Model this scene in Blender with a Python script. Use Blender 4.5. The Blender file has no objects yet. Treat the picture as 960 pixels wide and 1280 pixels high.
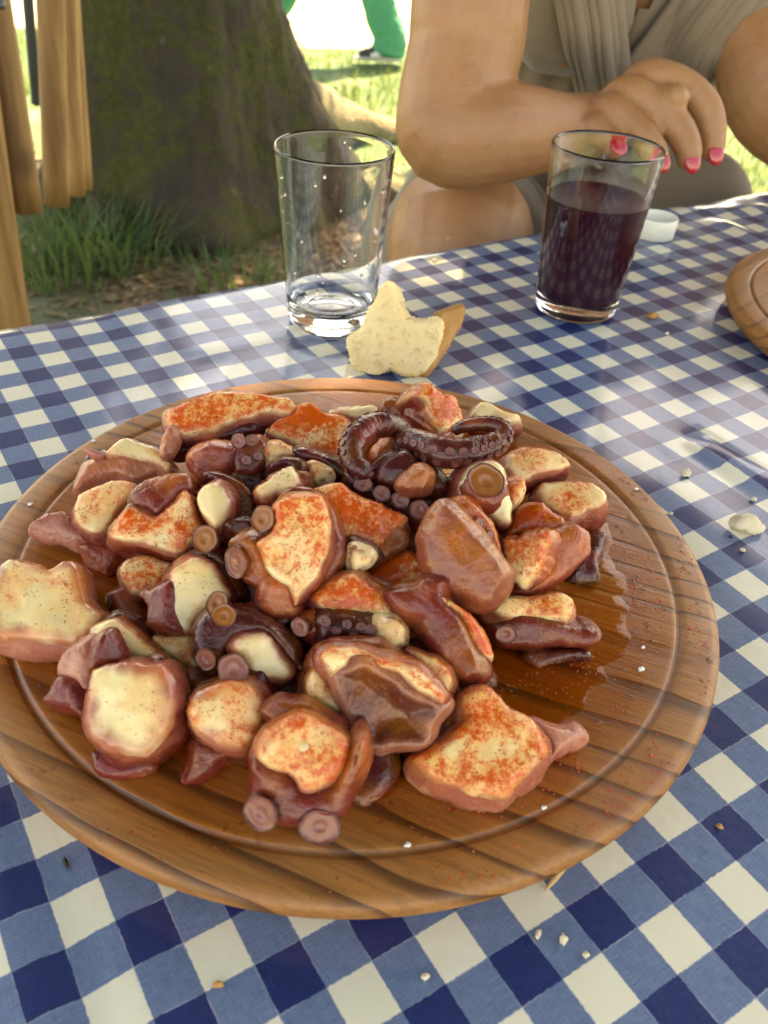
import bpy, bmesh, math, random
import numpy as np
from mathutils import Vector, Matrix, noise
from mathutils.geometry import delaunay_2d_cdt

scene = bpy.context.scene
COL = scene.collection
R = math.radians
rng = random.Random(7)

# ------------------------------------------------------------------ camera
cam_d = bpy.data.cameras.new('camera')
cam = bpy.data.objects.new('camera', cam_d)
COL.objects.link(cam)
cam.matrix_world = Matrix([[0.997289, -0.073587, 0.0, 0.012592], [0.045494, 0.616564, -0.785989, -0.265782], [0.057838, 0.783859, 0.61824, 0.240033], [0.0, 0.0, 0.0, 1.0]])
cam_d.sensor_fit = 'VERTICAL'
cam_d.sensor_height = 36.0
cam_d.sensor_width = 27.0
cam_d.lens = 36.0 * 1060 / 1280
cam_d.clip_start = 0.01
cam_d.clip_end = 500
cam_d.dof.use_dof = True
cam_d.dof.focus_distance = 0.335
cam_d.dof.aperture_fstop = 17.0
scene.camera = cam

# ------------------------------------------------------------------ sky, sun, exposure
SUN_AZ, SUN_EL = R(14), R(54)          # azimuth measured from +Y towards +X
world = bpy.data.worlds.new('World')
scene.world = world
world.use_nodes = True
wn = world.node_tree
sky = wn.nodes.new('ShaderNodeTexSky')
sky.sky_type = 'NISHITA'
sky.sun_disc = False
sky.sun_elevation = SUN_EL
sky.sun_rotation = SUN_AZ
wn.nodes['Background'].inputs['Strength'].default_value = 0.15
wn.links.new(sky.outputs[0], wn.nodes['Background'].inputs['Color'])
sun_d = bpy.data.lights.new('sun', 'SUN')
sun_d.energy = 4.5
sun_d.angle = R(0.5)
sun_d.color = (1.0, 0.93, 0.82)
sun = bpy.data.objects.new('sun', sun_d)
COL.objects.link(sun)
sdir = Vector((math.sin(SUN_AZ) * math.cos(SUN_EL), math.cos(SUN_AZ) * math.cos(SUN_EL), math.sin(SUN_EL)))
sun.rotation_euler = sdir.to_track_quat('Z', 'Y').to_euler()
sun.location = sdir * 20
vs = scene.view_settings
vs.view_transform = 'Standard'
vs.look = 'None'
vs.exposure = 2.55
vs.gamma = 1.0
vs.use_curve_mapping = False
vs.use_white_balance = True
vs.white_balance_temperature = 12800
vs.white_balance_tint = 17
scene.cycles.use_denoising = True
scene.cycles.max_bounces = 10
scene.cycles.transmission_bounces = 10
scene.cycles.sample_clamp_indirect = 6.0

# ------------------------------------------------------------------ node helpers
def mk(nt, typ, props=None, **ins):
    nd = nt.nodes.new(typ)
    for k, v in (props or {}).items():
        setattr(nd, k, v)
    for k, v in ins.items():
        s = nd.inputs[int(k[1:])] if k[0] == '_' else nd.inputs[k.replace('_', ' ')]
        if isinstance(v, bpy.types.NodeSocket):
            nt.links.new(v, s)
        elif v is not None:
            if s.type == 'RGBA' and len(v) == 3:
                v = (*v, 1)
            s.default_value = v
    return nd
def mth(nt, op, a, b=0.0, c=0.0):
    return mk(nt, 'ShaderNodeMath', {'operation': op}, _0=a, _1=b, _2=c).outputs[0]
def mix(nt, f, a, b, mode='MIX'):
    return mk(nt, 'ShaderNodeMix', {'data_type': 'RGBA', 'blend_type': mode}, _0=f, _6=a, _7=b).outputs[2]
def step(nt, v, lo, hi, a=0.0, b=1.0):
    return mk(nt, 'ShaderNodeMapRange', {'interpolation_type': 'SMOOTHSTEP'}, _0=v, _1=lo, _2=hi, _3=a, _4=b).outputs[0]
def noi(nt, vec, scale, detail=3.0, rough=0.5, dist=0.0):
    return mk(nt, 'ShaderNodeTexNoise', None, Vector=vec, Scale=scale, Detail=detail, Roughness=rough, Distortion=dist).outputs[0]
def mapped(nt, vec, loc=(0, 0, 0), rot=(0, 0, 0), scl=(1, 1, 1)):
    return mk(nt, 'ShaderNodeMapping', None, Vector=vec, Location=loc, Rotation=rot, Scale=scl).outputs[0]
def bump(nt, h, strength=0.3, dist=0.001):
    return mk(nt, 'ShaderNodeBump', None, Strength=strength, Distance=dist, Height=h).outputs[0]
MATS = {}
def new_mat(name, **ins):
    m = bpy.data.materials.new(name)
    m.use_nodes = True
    nt = m.node_tree
    b = nt.nodes['Principled BSDF']
    MATS[name] = m
    setp(nt, b, **ins)
    return m, nt, b
def setp(nt, b, **ins):
    for k, v in ins.items():
        s = b.inputs[k.replace('_', ' ')]
        if isinstance(v, bpy.types.NodeSocket):
            nt.links.new(v, s)
        else:
            if s.type == 'RGBA' and len(v) == 3:
                v = (*v, 1)
            s.default_value = v
def wpos(nt): return mk(nt, 'ShaderNodeNewGeometry').outputs['Position']
def objc(nt): return mk(nt, 'ShaderNodeTexCoord').outputs['Object']
def attr(nt, name, typ='GEOMETRY'):
    return mk(nt, 'ShaderNodeAttribute', {'attribute_type': typ, 'attribute_name': name}).outputs['Fac']

# ------------------------------------------------------------------ object helpers
def link(name, me, parent=None, mat=None, loc=None):
    o = bpy.data.objects.new(name, me)
    COL.objects.link(o)
    if parent is not None:
        o.parent = parent
    if mat is not None and me is not None:
        if isinstance(mat, str):
            mat = MATS[mat]
        if not me.materials:
            me.materials.append(mat)
    if loc is not None:
        o.location = loc
    return o
def empty(name, loc=(0, 0, 0)):
    o = link(name, None, loc=loc)
    o.empty_display_size = 0.02
    return o
def tag(o, label=None, cat=None, group=None, kind=None):
    for k, v in (('label', label), ('category', cat), ('group', group), ('kind', kind)):
        if v:
            o[k] = v
    return o
def mesh(name, verts, faces, smooth=True):
    me = bpy.data.meshes.new(name)
    me.from_pydata([tuple(map(float, v)) for v in verts], [], faces)
    me.update()
    if smooth:
        me.polygons.foreach_set('use_smooth', [True] * len(me.polygons))
    return me
def lathe(name, prof, seg=48, closed=False, wob=None):
    vs_, fs = [], []
    n = len(prof)
    for i in range(seg):
        a = 2 * math.pi * i / seg
        for (r, z) in prof:
            w = wob(a, r, z) if wob else 1
            vs_.append((r * w * math.cos(a), r * w * math.sin(a), z))
    for i in range(seg):
        j = (i + 1) % seg
        for k in range(n - 1 + (1 if closed else 0)):
            k2 = (k + 1) % n
            fs.append((i * n + k, j * n + k, j * n + k2, i * n + k2))
    me = mesh(name, vs_, fs)
    bm = bmesh.new(); bm.from_mesh(me)
    bmesh.ops.remove_doubles(bm, verts=bm.verts, dist=1e-6)
    bmesh.ops.recalc_face_normals(bm, faces=bm.faces)
    bm.to_mesh(me); bm.free()
    me.polygons.foreach_set('use_smooth', [True] * len(me.polygons))
    return me
def catmull(pts, n):
    p = [np.array(q, float) for q in pts]
    p = [2 * p[0] - p[1]] + p + [2 * p[-1] - p[-2]]
    out = []
    for i in range(1, len(p) - 2):
        for k in range(n):
            t = k / n
            out.append(0.5 * (2 * p[i] + (p[i + 1] - p[i - 1]) * t + (2 * p[i - 1] - 5 * p[i] + 4 * p[i + 1] - p[i + 2]) * t * t
                              + (3 * p[i] - 3 * p[i + 1] + p[i + 2] - p[i - 1]) * t ** 3))
    out.append(p[-2])
    return out
def frames(path):
    tang = []
    for i in range(len(path)):
        a, b = path[max(i - 1, 0)][:3], path[min(i + 1, len(path) - 1)][:3]
        tang.append(Vector(b - a).normalized())
    up = Vector((0.13, 0.21, 1)).normalized()
    if abs(tang[0].dot(up)) > 0.9:
        up = Vector((0, 1, 0.1)).normalized()
    res = []
    u = (up - tang[0] * up.dot(tang[0])).normalized()
    for t in tang:
        u = (u - t * u.dot(t)).normalized()
        res.append((t, u, t.cross(u)))
    return res
def tube_data(pts, n=6, seg=16, flat=None, wob=None):
    path = catmull(pts, n) if n > 1 else [np.array(p, float) for p in pts]
    fr = frames(path)
    vs_, fs = [], []
    for i, p in enumerate(path):
        t, u, w = fr[i]
        r = max(p[3], 1e-4)
        fa = flat(i / (len(path) - 1)) if flat else (1, 1)
        for k in range(seg):
            a = 2 * math.pi * k / seg
            d = u * (math.cos(a) * r * fa[0]) + w * (math.sin(a) * r * fa[1])
            if wob:
                d *= wob(i / (len(path) - 1), a, p)
            vs_.append((p[0] + d.x, p[1] + d.y, p[2] + d.z))
    m = len(path)
    for i in range(m - 1):
        for k in range(seg):
            k2 = (k + 1) % seg
            fs.append((i * seg + k, i * seg + k2, (i + 1) * seg + k2, (i + 1) * seg + k))
    for end, s in ((0, -1), (m - 1, 1)):
        p = path[end]; t = fr[end][0]
        c = len(vs_)
        e = max(p[3], 1e-4) * 0.45
        vs_.append((p[0] + t.x * s * e, p[1] + t.y * s * e, p[2] + t.z * s * e))
        for k in range(seg):
            k2 = (k + 1) % seg
            fs.append((end * seg + k2, end * seg + k, c) if s < 0 else (end * seg + k, end * seg + k2, c))
    return vs_, fs
def tube(name, pts, **k):
    return mesh(name, *tube_data(pts, **k))
def ellipsoid(c, r, rot=None, seg=20):
    vs_, fs = [], []
    rings = seg // 2
    for i in range(1, rings):
        th = math.pi * i / rings
        for k in range(seg):
            a = 2 * math.pi * k / seg
            vs_.append(Vector((r[0] * math.sin(th) * math.cos(a), r[1] * math.sin(th) * math.sin(a), r[2] * math.cos(th))))
    top, bot = len(vs_), len(vs_) + 1
    vs_ += [Vector((0, 0, r[2])), Vector((0, 0, -r[2]))]
    for i in range(rings - 2):
        for k in range(seg):
            k2 = (k + 1) % seg
            fs.append((i * seg + k, (i + 1) * seg + k, (i + 1) * seg + k2, i * seg + k2))
    for k in range(seg):
        k2 = (k + 1) % seg
        fs.append((top, k, k2)); fs.append((bot, (rings - 2) * seg + k2, (rings - 2) * seg + k))
    out = []
    for v in vs_:
        if rot is not None:
            v = rot @ v
        out.append((v.x + c[0], v.y + c[1], v.z + c[2]))
    return out, fs
def merge(parts):
    V, F = [], []
    for v, f in parts:
        o = len(V)
        V += v
        F += [tuple(i + o for i in q) for q in f]
    return V, F
def fuse(name, parts, voxel=0.004, smooth=4, offset=0.0):
    me = mesh(name, *merge(parts))
    o = bpy.data.objects.new('tmp', me)
    COL.objects.link(o)
    m = o.modifiers.new('r', 'REMESH'); m.mode = 'VOXEL'; m.voxel_size = voxel
    s = o.modifiers.new('s', 'SMOOTH'); s.factor = 0.5; s.iterations = smooth
    if offset:
        d = o.modifiers.new('d', 'DISPLACE'); d.strength = offset; d.mid_level = 0
    dg = bpy.context.evaluated_depsgraph_get()
    res = bpy.data.meshes.new_from_object(o.evaluated_get(dg))
    bpy.data.objects.remove(o)
    res.name = name
    res.polygons.foreach_set('use_smooth', [True] * len(res.polygons))
    return res
def box_data(x0, x1, y0, y1, z0, z1):
    v = [(x, y, z) for z in (z0, z1) for y in (y0, y1) for x in (x0, x1)]
    return v, [(0, 2, 3, 1), (4, 5, 7, 6), (0, 1, 5, 4), (2, 6, 7, 3), (0, 4, 6, 2), (1, 3, 7, 5)]
def bevel(me, w=0.003, seg=2):
    bm = bmesh.new(); bm.from_mesh(me)
    bmesh.ops.bevel(bm, geom=bm.edges[:], offset=w, segments=seg, affect='EDGES', profile=0.5)
    bm.to_mesh(me); bm.free()
    return me
def fbm(p, s, o=3):
    return noise.fractal(Vector(p) * s, 1.0, 2.0, o)

# ------------------------------------------------------------------ materials
def build_materials():
    # gingham oilcloth
    m, nt, b = new_mat('gingham')
    uv = mk(nt, 'ShaderNodeUVMap', {'uv_map': 'lattice'}).outputs[0]
    sep = mk(nt, 'ShaderNodeSeparateXYZ', None, Vector=uv)
    wob = mth(nt, 'MULTIPLY', mth(nt, 'SUBTRACT', noi(nt, uv, 9.0, 2), 0.5), 0.06)
    def band(s):
        s = mth(nt, 'ADD', s, wob)
        t = mth(nt, 'PINGPONG', mth(nt, 'SUBTRACT', s, 0.5), 1.0)   # 0 at centre of even cells, 1 at odd centres
        return step(nt, t, 0.485, 0.515, 1.0, 0.0), mth(nt, 'ABSOLUTE', mth(nt, 'SUBTRACT', t, 0.5))
    bu, du = band(sep.outputs[0]); bv, dv = band(sep.outputs[1])
    tot = mth(nt, 'ADD', bu, bv)
    th = mk(nt, 'ShaderNodeTexNoise', None, Vector=mapped(nt, uv, scl=(3, 60, 1)), Scale=1.0, Detail=3.0).outputs[0]
    th2 = mk(nt, 'ShaderNodeTexNoise', None, Vector=mapped(nt, uv, scl=(60, 3, 1)), Scale=1.0, Detail=3.0).outputs[0]
    thr = mth(nt, 'ADD', th, th2)
    blot = noi(nt, uv, 0.5, 4)
    cream = mix(nt, blot, (0.72, 0.665, 0.49), (0.80, 0.76, 0.60))
    mid = mix(nt, step(nt, thr, 0.7, 1.3), (0.075, 0.13, 0.24), (0.155, 0.225, 0.35))
    navy = mix(nt, step(nt, thr, 0.7, 1.3), (0.004, 0.016, 0.088), (0.010, 0.032, 0.145))
    c = mix(nt, step(nt, tot, 0.3, 0.7), cream, mid)
    c = mix(nt, step(nt, tot, 1.3, 1.7), c, navy)
    line = mth(nt, 'MULTIPLY', mth(nt, 'MAXIMUM', step(nt, du, 0.004, 0.022, 1, 0), step(nt, dv, 0.004, 0.022, 1, 0)), mth(nt, 'MULTIPLY', step(nt, noi(nt, uv, 1.3, 2), 0.38, 0.62), 0.55))
    c = mix(nt, line, c, (0.45, 0.47, 0.52))
    hgt = mth(nt, 'ADD', mth(nt, 'MULTIPLY', noi(nt, uv, 2.2, 4), 0.8), mth(nt, 'MULTIPLY', thr, 0.08))
    setp(nt, b, Base_Color=c, Roughness=mth(nt, 'ADD', mth(nt, 'MULTIPLY', noi(nt, uv, 1.1, 4), 0.22), 0.4), Normal=bump(nt, hgt, 0.35, 0.0012), Specular_IOR_Level=0.3, Coat_Weight=0.75, Coat_Roughness=0.12, Coat_IOR=1.5)

    # board wood
    m, nt, b = new_mat('board_wood')
    oc = objc(nt)
    rot = mapped(nt, oc, rot=(0, 0, R(20)))
    sp = mk(nt, 'ShaderNodeSeparateXYZ', None, Vector=rot)
    stretch = mapped(nt, rot, scl=(4, 26, 26))
    warp = mth(nt, 'MULTIPLY', mth(nt, 'SUBTRACT', noi(nt, stretch, 0.55, 4), 0.5), 0.062)
    acr = mth(nt, 'ADD', mth(nt, 'ADD', sp.outputs[1], mth(nt, 'MULTIPLY', sp.outputs[2], 0.8)), warp)
    saw = mth(nt, 'FRACT', mth(nt, 'MULTIPLY', acr, 75.0))
    late = mth(nt, 'MULTIPLY', step(nt, saw, 0.62, 0.94), step(nt, saw, 0.95, 1.0, 1, 0))
    late = mth(nt, 'MULTIPLY', late, step(nt, noi(nt, mapped(nt, rot, scl=(3, 22, 22)), 1.0, 2), 0.32, 0.60, 0.15, 0.95))
    fine = mth(nt, 'ADD', mth(nt, 'MULTIPLY', noi(nt, mapped(nt, rot, scl=(22, 520, 520)), 1.0, 4, 0.6), 0.6), mth(nt, 'MULTIPLY', noi(nt, mapped(nt, rot, scl=(90, 1500, 1500)), 1.0, 3), 0.4))
    base = mix(nt, noi(nt, mapped(nt, rot, scl=(6, 14, 14)), 1.0, 3), (0.46, 0.185, 0.050), (0.33, 0.115, 0.029))
    base = mix(nt, mth(nt, 'MULTIPLY', step(nt, fine, 0.42, 0.62), 0.6), base, (0.20, 0.085, 0.028))
    base = mix(nt, late, base, (0.10, 0.034, 0.010))
    so = mk(nt, 'ShaderNodeSeparateXYZ', None, Vector=oc)
    rad = mth(nt, 'SQRT', mth(nt, 'ADD', mth(nt, 'POWER', so.outputs[0], 2), mth(nt, 'POWER', so.outputs[1], 2)))
    n1 = noi(nt, oc, 26, 4)
    upf = step(nt, so.outputs[2], 0.0162, 0.0172)
    wet = mth(nt, 'MULTIPLY', step(nt, mth(nt, 'ADD', rad, mth(nt, 'MULTIPLY', mth(nt, 'SUBTRACT', n1, 0.5), 0.05)), 0.118, 0.138, 1, 0), attr(nt, 'greasy', 'OBJECT'))
    soak = mix(nt, noi(nt, oc, 18, 3), (0.90, 0.55, 0.26), (1.0, 0.74, 0.45))
    base = mix(nt, mth(nt, 'MULTIPLY', wet, 0.85), base, mix(nt, 1.0, base, soak, 'MULTIPLY'))
    pap = mth(nt, 'MULTIPLY', mth(nt, 'MULTIPLY', step(nt, noi(nt, oc, 330, 3), 0.60, 0.68), step(nt, noi(nt, oc, 34, 3), 0.47, 0.62)), mth(nt, 'MULTIPLY', upf, attr(nt, 'greasy', 'OBJECT')))
    base = mix(nt, mth(nt, 'MULTIPLY', pap, 0.8), base, (0.24, 0.025, 0.008))
    stain = mth(nt, 'MULTIPLY', mth(nt, 'MULTIPLY', step(nt, noi(nt, oc, 30, 5, 0.65), 0.42, 0.66), step(nt, so.outputs[0], 0.03, 0.10)), mth(nt, 'MULTIPLY', upf, attr(nt, 'greasy', 'OBJECT')))
    base = mix(nt, mth(nt, 'MULTIPLY', stain, 0.5), base, (0.24, 0.062, 0.032))
    char = mth(nt, 'MULTIPLY', step(nt, mk(nt, 'ShaderNodeVectorMath', {'operation': 'DISTANCE'}, _0=mk(nt, 'ShaderNodeVectorMath', {'operation': 'ADD'}, _0=oc, _1=mk(nt, 'ShaderNodeVectorMath', {'operation': 'SCALE'}, _0=mk(nt, 'ShaderNodeTexNoise', None, Vector=oc, Scale=200.0).outputs[1], Scale=0.0045).outputs[0]).outputs[0], _1=(0.0767, -0.1123, 0.022)).outputs['Value'], 0.0014, 0.0026, 1, 0), attr(nt, 'greasy', 'OBJECT'))
    base = mix(nt, char, base, (0.03, 0.012, 0.01))
    groove = mth(nt, 'MULTIPLY', step(nt, mth(nt, 'ABSOLUTE', mth(nt, 'SUBTRACT', rad, 0.1278)), 0.0005, 0.0014, 1, 0), mth(nt, 'SUBTRACT', 1.0, step(nt, so.outputs[2], 0.0, 0.010, 1, 0)))
    base = mix(nt, mth(nt, 'MULTIPLY', groove, 0.15), base, (0.09, 0.035, 0.015))
    setp(nt, b, Base_Color=base, Roughness=mth(nt, 'SUBTRACT', mth(nt, 'ADD', mth(nt, 'MULTIPLY', noi(nt, oc, 60, 3), 0.2), 0.34), mth(nt, 'MULTIPLY', wet, 0.2)),
         Normal=bump(nt, mth(nt, 'ADD', fine, mth(nt, 'MULTIPLY', late, -0.6)), 0.35, 0.0006))
    # oil film
    m, nt, b = new_mat('oil')
    nt.nodes.remove(b)
    oc = objc(nt)
    bm_ = bump(nt, noi(nt, oc, 120, 3), 0.25, 0.001)
    gl = mk(nt, 'ShaderNodeBsdfGlossy', None, Roughness=0.06, Normal=bm_)
    tr = mk(nt, 'ShaderNodeBsdfTransparent', None, Color=mix(nt, noi(nt, oc, 30, 3), (0.985, 0.70, 0.34), (0.995, 0.84, 0.54)))
    fc = mk(nt, 'ShaderNodeLayerWeight', None, Blend=0.5, Normal=bm_).outputs['Facing']
    fr = mth(nt, 'ADD', mth(nt, 'MULTIPLY', mth(nt, 'POWER', fc, 5.0), 0.9), 0.037)
    ms = mk(nt, 'ShaderNodeMixShader', None, _0=fr, _1=tr.outputs[0], _2=gl.outputs[0])
    nt.links.new(ms.outputs[0], nt.nodes['Material Output'].inputs[0])

    # octopus flesh and skins
    def paprika(nt, col, vec, amount, red=(0.72, 0.066, 0.004), tint=0.17, gain=0.62):
        nz = mk(nt, 'ShaderNodeSeparateXYZ', None, Vector=mk(nt, 'ShaderNodeNewGeometry').outputs['Normal']).outputs[2]
        up = step(nt, nz, -0.1, 0.6)
        a = mth(nt, 'MULTIPLY', mth(nt, 'MULTIPLY', amount, 1.15), up)
        n1 = noi(nt, vec, 420, 7, 0.8)
        big = noi(nt, vec, 75, 3)
        th = mth(nt, 'SUBTRACT', 0.64, mth(nt, 'MULTIPLY', a, 0.205))
        sm = mth(nt, 'ADD', mth(nt, 'MULTIPLY', n1, 0.64), mth(nt, 'MULTIPLY', big, 0.36))
        blot = step(nt, mth(nt, 'SUBTRACT', sm, th), -0.025, 0.10)
        halo = step(nt, mth(nt, 'SUBTRACT', mth(nt, 'ADD', mth(nt, 'MULTIPLY', big, 0.75), mth(nt, 'MULTIPLY', n1, 0.25)), th), -0.18, 0.08)
        spk = mth(nt, 'MULTIPLY', step(nt, noi(nt, vec, 1100, 1), 0.68, 0.72), step(nt, mth(nt, 'ADD', noi(nt, vec, 130, 2), mth(nt, 'MULTIPLY', a, 0.2)), 0.50, 0.62))
        col = mix(nt, mth(nt, 'MULTIPLY', halo, mth(nt, 'ADD', mth(nt, 'MULTIPLY', a, gain), tint)), col, (1.0, 0.33, 0.02))
        col = mix(nt, mth(nt, 'MULTIPLY', blot, 0.9), col, red)
        return mix(nt, mth(nt, 'MULTIPLY', spk, 0.7), col, (0.30, 0.055, 0.008)), blot
    m, nt, b = new_mat('flesh')
    p = wpos(nt)
    e = mth(nt, 'ADD', attr(nt, 'edge'), mth(nt, 'MULTIPLY', mth(nt, 'SUBTRACT', noi(nt, p, 170, 3), 0.5), 0.22))
    rnd = mk(nt, 'ShaderNodeObjectInfo').outputs['Random']
    core = mix(nt, noi(nt, p, 90, 4), (0.90, 0.74, 0.43), (0.86, 0.62, 0.27))
    core = mix(nt, mth(nt, 'MULTIPLY', rnd, 0.35), core, (0.88, 0.75, 0.48))
    e = mth(nt, 'ADD', e, mth(nt, 'MULTIPLY', mth(nt, 'SUBTRACT', noi(nt, p, 60, 3), 0.45), 0.95))
    c = mix(nt, step(nt, e, 0.05, 0.42), (0.46, 0.14, 0.085), core)
    c = mix(nt, step(nt, e, -0.25, 0.06, 0.5, 0), c, (0.24, 0.042, 0.042))
    c, blot = paprika(nt, c, p, attr(nt, 'paprika', 'OBJECT'))
    h = mth(nt, 'ADD', mth(nt, 'MULTIPLY', noi(nt, p, 330, 4), 0.6), mth(nt, 'MULTIPLY', blot, 0.35))
    setp(nt, b, Base_Color=c, Roughness=mth(nt, 'ADD', mth(nt, 'MULTIPLY', noi(nt, p, 120, 3), 0.26), 0.07), Normal=bump(nt, h, 0.4, 0.0006),
         Subsurface_Weight=0.5, Subsurface_Radius=(1.0, 0.45, 0.2), Subsurface_Scale=0.0035, Specular_IOR_Level=0.5, Coat_Weight=0.22, Coat_Roughness=0.06, Coat_Normal=bump(nt, noi(nt, p, 200, 3), 0.3, 0.0008))
    for nm, ca, cb, cc, rg in (('skin', (0.27, 0.034, 0.021), (0.105, 0.012, 0.011), (0.43, 0.095, 0.042), 0.12),
                               ('dark', (0.115, 0.015, 0.014), (0.036, 0.006, 0.007), (0.23, 0.038, 0.027), 0.10),
                               ('pink', (0.50, 0.165, 0.11), (0.36, 0.09, 0.062), (0.62, 0.28, 0.19), 0.22),
                               ('red', (0.38, 0.058, 0.032), (0.23, 0.030, 0.020), (0.52, 0.125, 0.065), 0.13),
                               ('tan', (0.31, 0.078, 0.042), (0.20, 0.042, 0.026), (0.41, 0.115, 0.058), 0.15),
                               ('hollow', (0.19, 0.035, 0.018), (0.085, 0.016, 0.010), (0.38, 0.095, 0.045), 0.12)):
        m, nt, b = new_mat(nm)
        p = wpos(nt)
        c = mix(nt, noi(nt, p, 75, 4, 0.6), ca, cb)
        c = mix(nt, step(nt, noi(nt, mk(nt, 'ShaderNodeVectorMath', {'operation': 'ADD'}, _0=p, _1=(3, 1, 2)).outputs[0], 55, 3), 0.5, 0.72), c, cc)
        w_ = mth(nt, 'ADD', attr(nt, 'wall'), mth(nt, 'MULTIPLY', mth(nt, 'SUBTRACT', noi(nt, p, 85, 3), 0.5), 1.6))
        c = mix(nt, mth(nt, 'MULTIPLY', step(nt, w_, 0.62, 1.05), 0.9), c, (0.40, 0.10, 0.062))
        if nm == 'hollow':
            c = mix(nt, step(nt, attr(nt, 'edge'), 0.15, 0.6, 0.8, 0.0), c, (0.42, 0.15, 0.09))
        c = mix(nt, mth(nt, 'MULTIPLY', step(nt, noi(nt, p, 420, 2), 0.60, 0.72), 0.35), c, cb)
        c, blot = paprika(nt, c, p, attr(nt, 'paprika', 'OBJECT'), (0.46, 0.036, 0.005), 0.09, 0.45)
        h = mth(nt, 'ADD', mth(nt, 'ADD', noi(nt, p, 650, 4, 0.6), mth(nt, 'MULTIPLY', noi(nt, p, 130, 3), 1.2)), mth(nt, 'MULTIPLY', mk(nt, 'ShaderNodeTexVoronoi', None, Vector=p, Scale=700.0).outputs[0], 0.5))
        setp(nt, b, Base_Color=c, Roughness=mth(nt, 'ADD', mth(nt, 'MULTIPLY', noi(nt, p, 200, 3), 0.2), rg - 0.05), Normal=bump(nt, h, 0.45, 0.0008),
             Subsurface_Weight=0.15, Subsurface_Radius=(1.0, 0.35, 0.25), Subsurface_Scale=0.0015, Specular_IOR_Level=0.4, Coat_Weight=0.22, Coat_Roughness=0.05, Coat_Normal=bump(nt, noi(nt, p, 240, 3), 0.3, 0.0008))
    for nm, ca, cb in (('sucker_orange', (0.40, 0.145, 0.035), (0.24, 0.06, 0.018)), ('sucker_rose', (0.34, 0.115, 0.075), (0.22, 0.06, 0.045)), ('sucker_dark', (0.23, 0.06, 0.042), (0.12, 0.03, 0.026))):
        m, nt, b = new_mat(nm)
        p = wpos(nt)
        setp(nt, b, Base_Color=mix(nt, noi(nt, p, 260, 4), ca, cb), Roughness=0.24, Normal=bump(nt, noi(nt, p, 500, 3), 0.4, 0.0006), Subsurface_Weight=0.2, Subsurface_Radius=(1, .4, .2), Subsurface_Scale=0.0015)

    # glass, wine, bread, plastic
    m, nt, b = new_mat('glass', Base_Color=(0.97, 0.985, 0.975), Roughness=0.0, IOR=1.48, Transmission_Weight=1.0)
    oc = objc(nt)
    setp(nt, b, Roughness=step(nt, noi(nt, mapped(nt, oc, scl=(60, 60, 14)), 1.0, 4), 0.5, 0.85, 0.0, 0.05), Normal=bump(nt, noi(nt, oc, 45, 2), 0.06, 0.001))
    new_mat('wine', Base_Color=(0.050, 0.006, 0.019), Roughness=0.3, IOR=1.35, Specular_IOR_Level=0.1)
    new_mat('wine_edge', Base_Color=(0.10, 0.012, 0.03), Roughness=0.05)
    new_mat('water', Base_Color=(1, 1, 1), Roughness=0.0, IOR=1.33, Transmission_Weight=1.0)
    m, nt, b = new_mat('crumb')
    oc = objc(nt)
    vor = mk(nt, 'ShaderNodeTexVoronoi', None, Vector=oc, Scale=260.0).outputs[0]
    setp(nt, b, Base_Color=mix(nt, noi(nt, oc, 120, 4), (0.94, 0.77, 0.46), (0.86, 0.58, 0.24)), Roughness=0.85,
         Normal=bump(nt, mth(nt, 'ADD', mth(nt, 'MULTIPLY', step(nt, noi(nt, oc, 230, 3), 0.58, 0.68), -1.0), noi(nt, oc, 420, 4)), 0.7, 0.0014), Subsurface_Weight=0.25, Subsurface_Radius=(1, .6, .3), Subsurface_Scale=0.002)
    m, nt, b = new_mat('crust')
    oc = objc(nt)
    setp(nt, b, Base_Color=mix(nt, noi(nt, oc, 90, 4), (0.62, 0.31, 0.09), (0.42, 0.17, 0.04)), Roughness=0.6, Normal=bump(nt, noi(nt, oc, 400, 4), 0.4, 0.0008))
    new_mat('cap_plastic', Base_Color=(0.78, 0.76, 0.66), Roughness=0.4, Subsurface_Weight=0.2, Subsurface_Radius=(1, .9, .7), Subsurface_Scale=0.003)
    new_mat('white_crumb', Base_Color=(0.70, 0.60, 0.42), Roughness=0.9, Subsurface_Weight=0.3, Subsurface_Radius=(1, .8, .5), Subsurface_Scale=0.002)
    new_mat('nerve', Base_Color=(0.74, 0.52, 0.27), Roughness=0.3)
    new_mat('salt', Base_Color=(0.85, 0.82, 0.76), Roughness=0.4)
    new_mat('speck', Base_Color=(0.03, 0.025, 0.02), Roughness=0.7)
    new_mat('toothpick', Base_Color=(0.55, 0.34, 0.14), Roughness=0.6)
    new_mat('paprika_grain', Base_Color=(0.52, 0.055, 0.008), Roughness=0.5)

    # people
    def skinmat(name, a, c2):
        m, nt, b = new_mat(name)
        p = wpos(nt)
        c = mix(nt, step(nt, noi(nt, p, 16, 6, 0.65), 0.3, 0.7), a, c2)
        c = mix(nt, mth(nt, 'MULTIPLY', step(nt, noi(nt, p, 55, 4), 0.5, 0.72), 0.35), c, tuple(x * y for x, y in zip(a, (1.05, 0.72, 0.62))))
        c = mix(nt, mth(nt, 'MULTIPLY', step(nt, noi(nt, p, 900, 2), 0.58, 0.75), 0.22), c, tuple(x * 0.6 for x in c2))
        setp(nt, b, Base_Color=c, Roughness=mth(nt, 'ADD', mth(nt, 'MULTIPLY', noi(nt, p, 60, 3), 0.25), 0.32), Normal=bump(nt, mth(nt, 'ADD', noi(nt, p, 700, 3), mth(nt, 'MULTIPLY', noi(nt, p, 170, 4), 1.6)), 0.5, 0.0009),
             Subsurface_Weight=0.25, Subsurface_Radius=(1.0, 0.4, 0.2), Subsurface_Scale=0.006)
    skinmat('human_skin', (0.41, 0.195, 0.090), (0.33, 0.14, 0.058))
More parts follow.
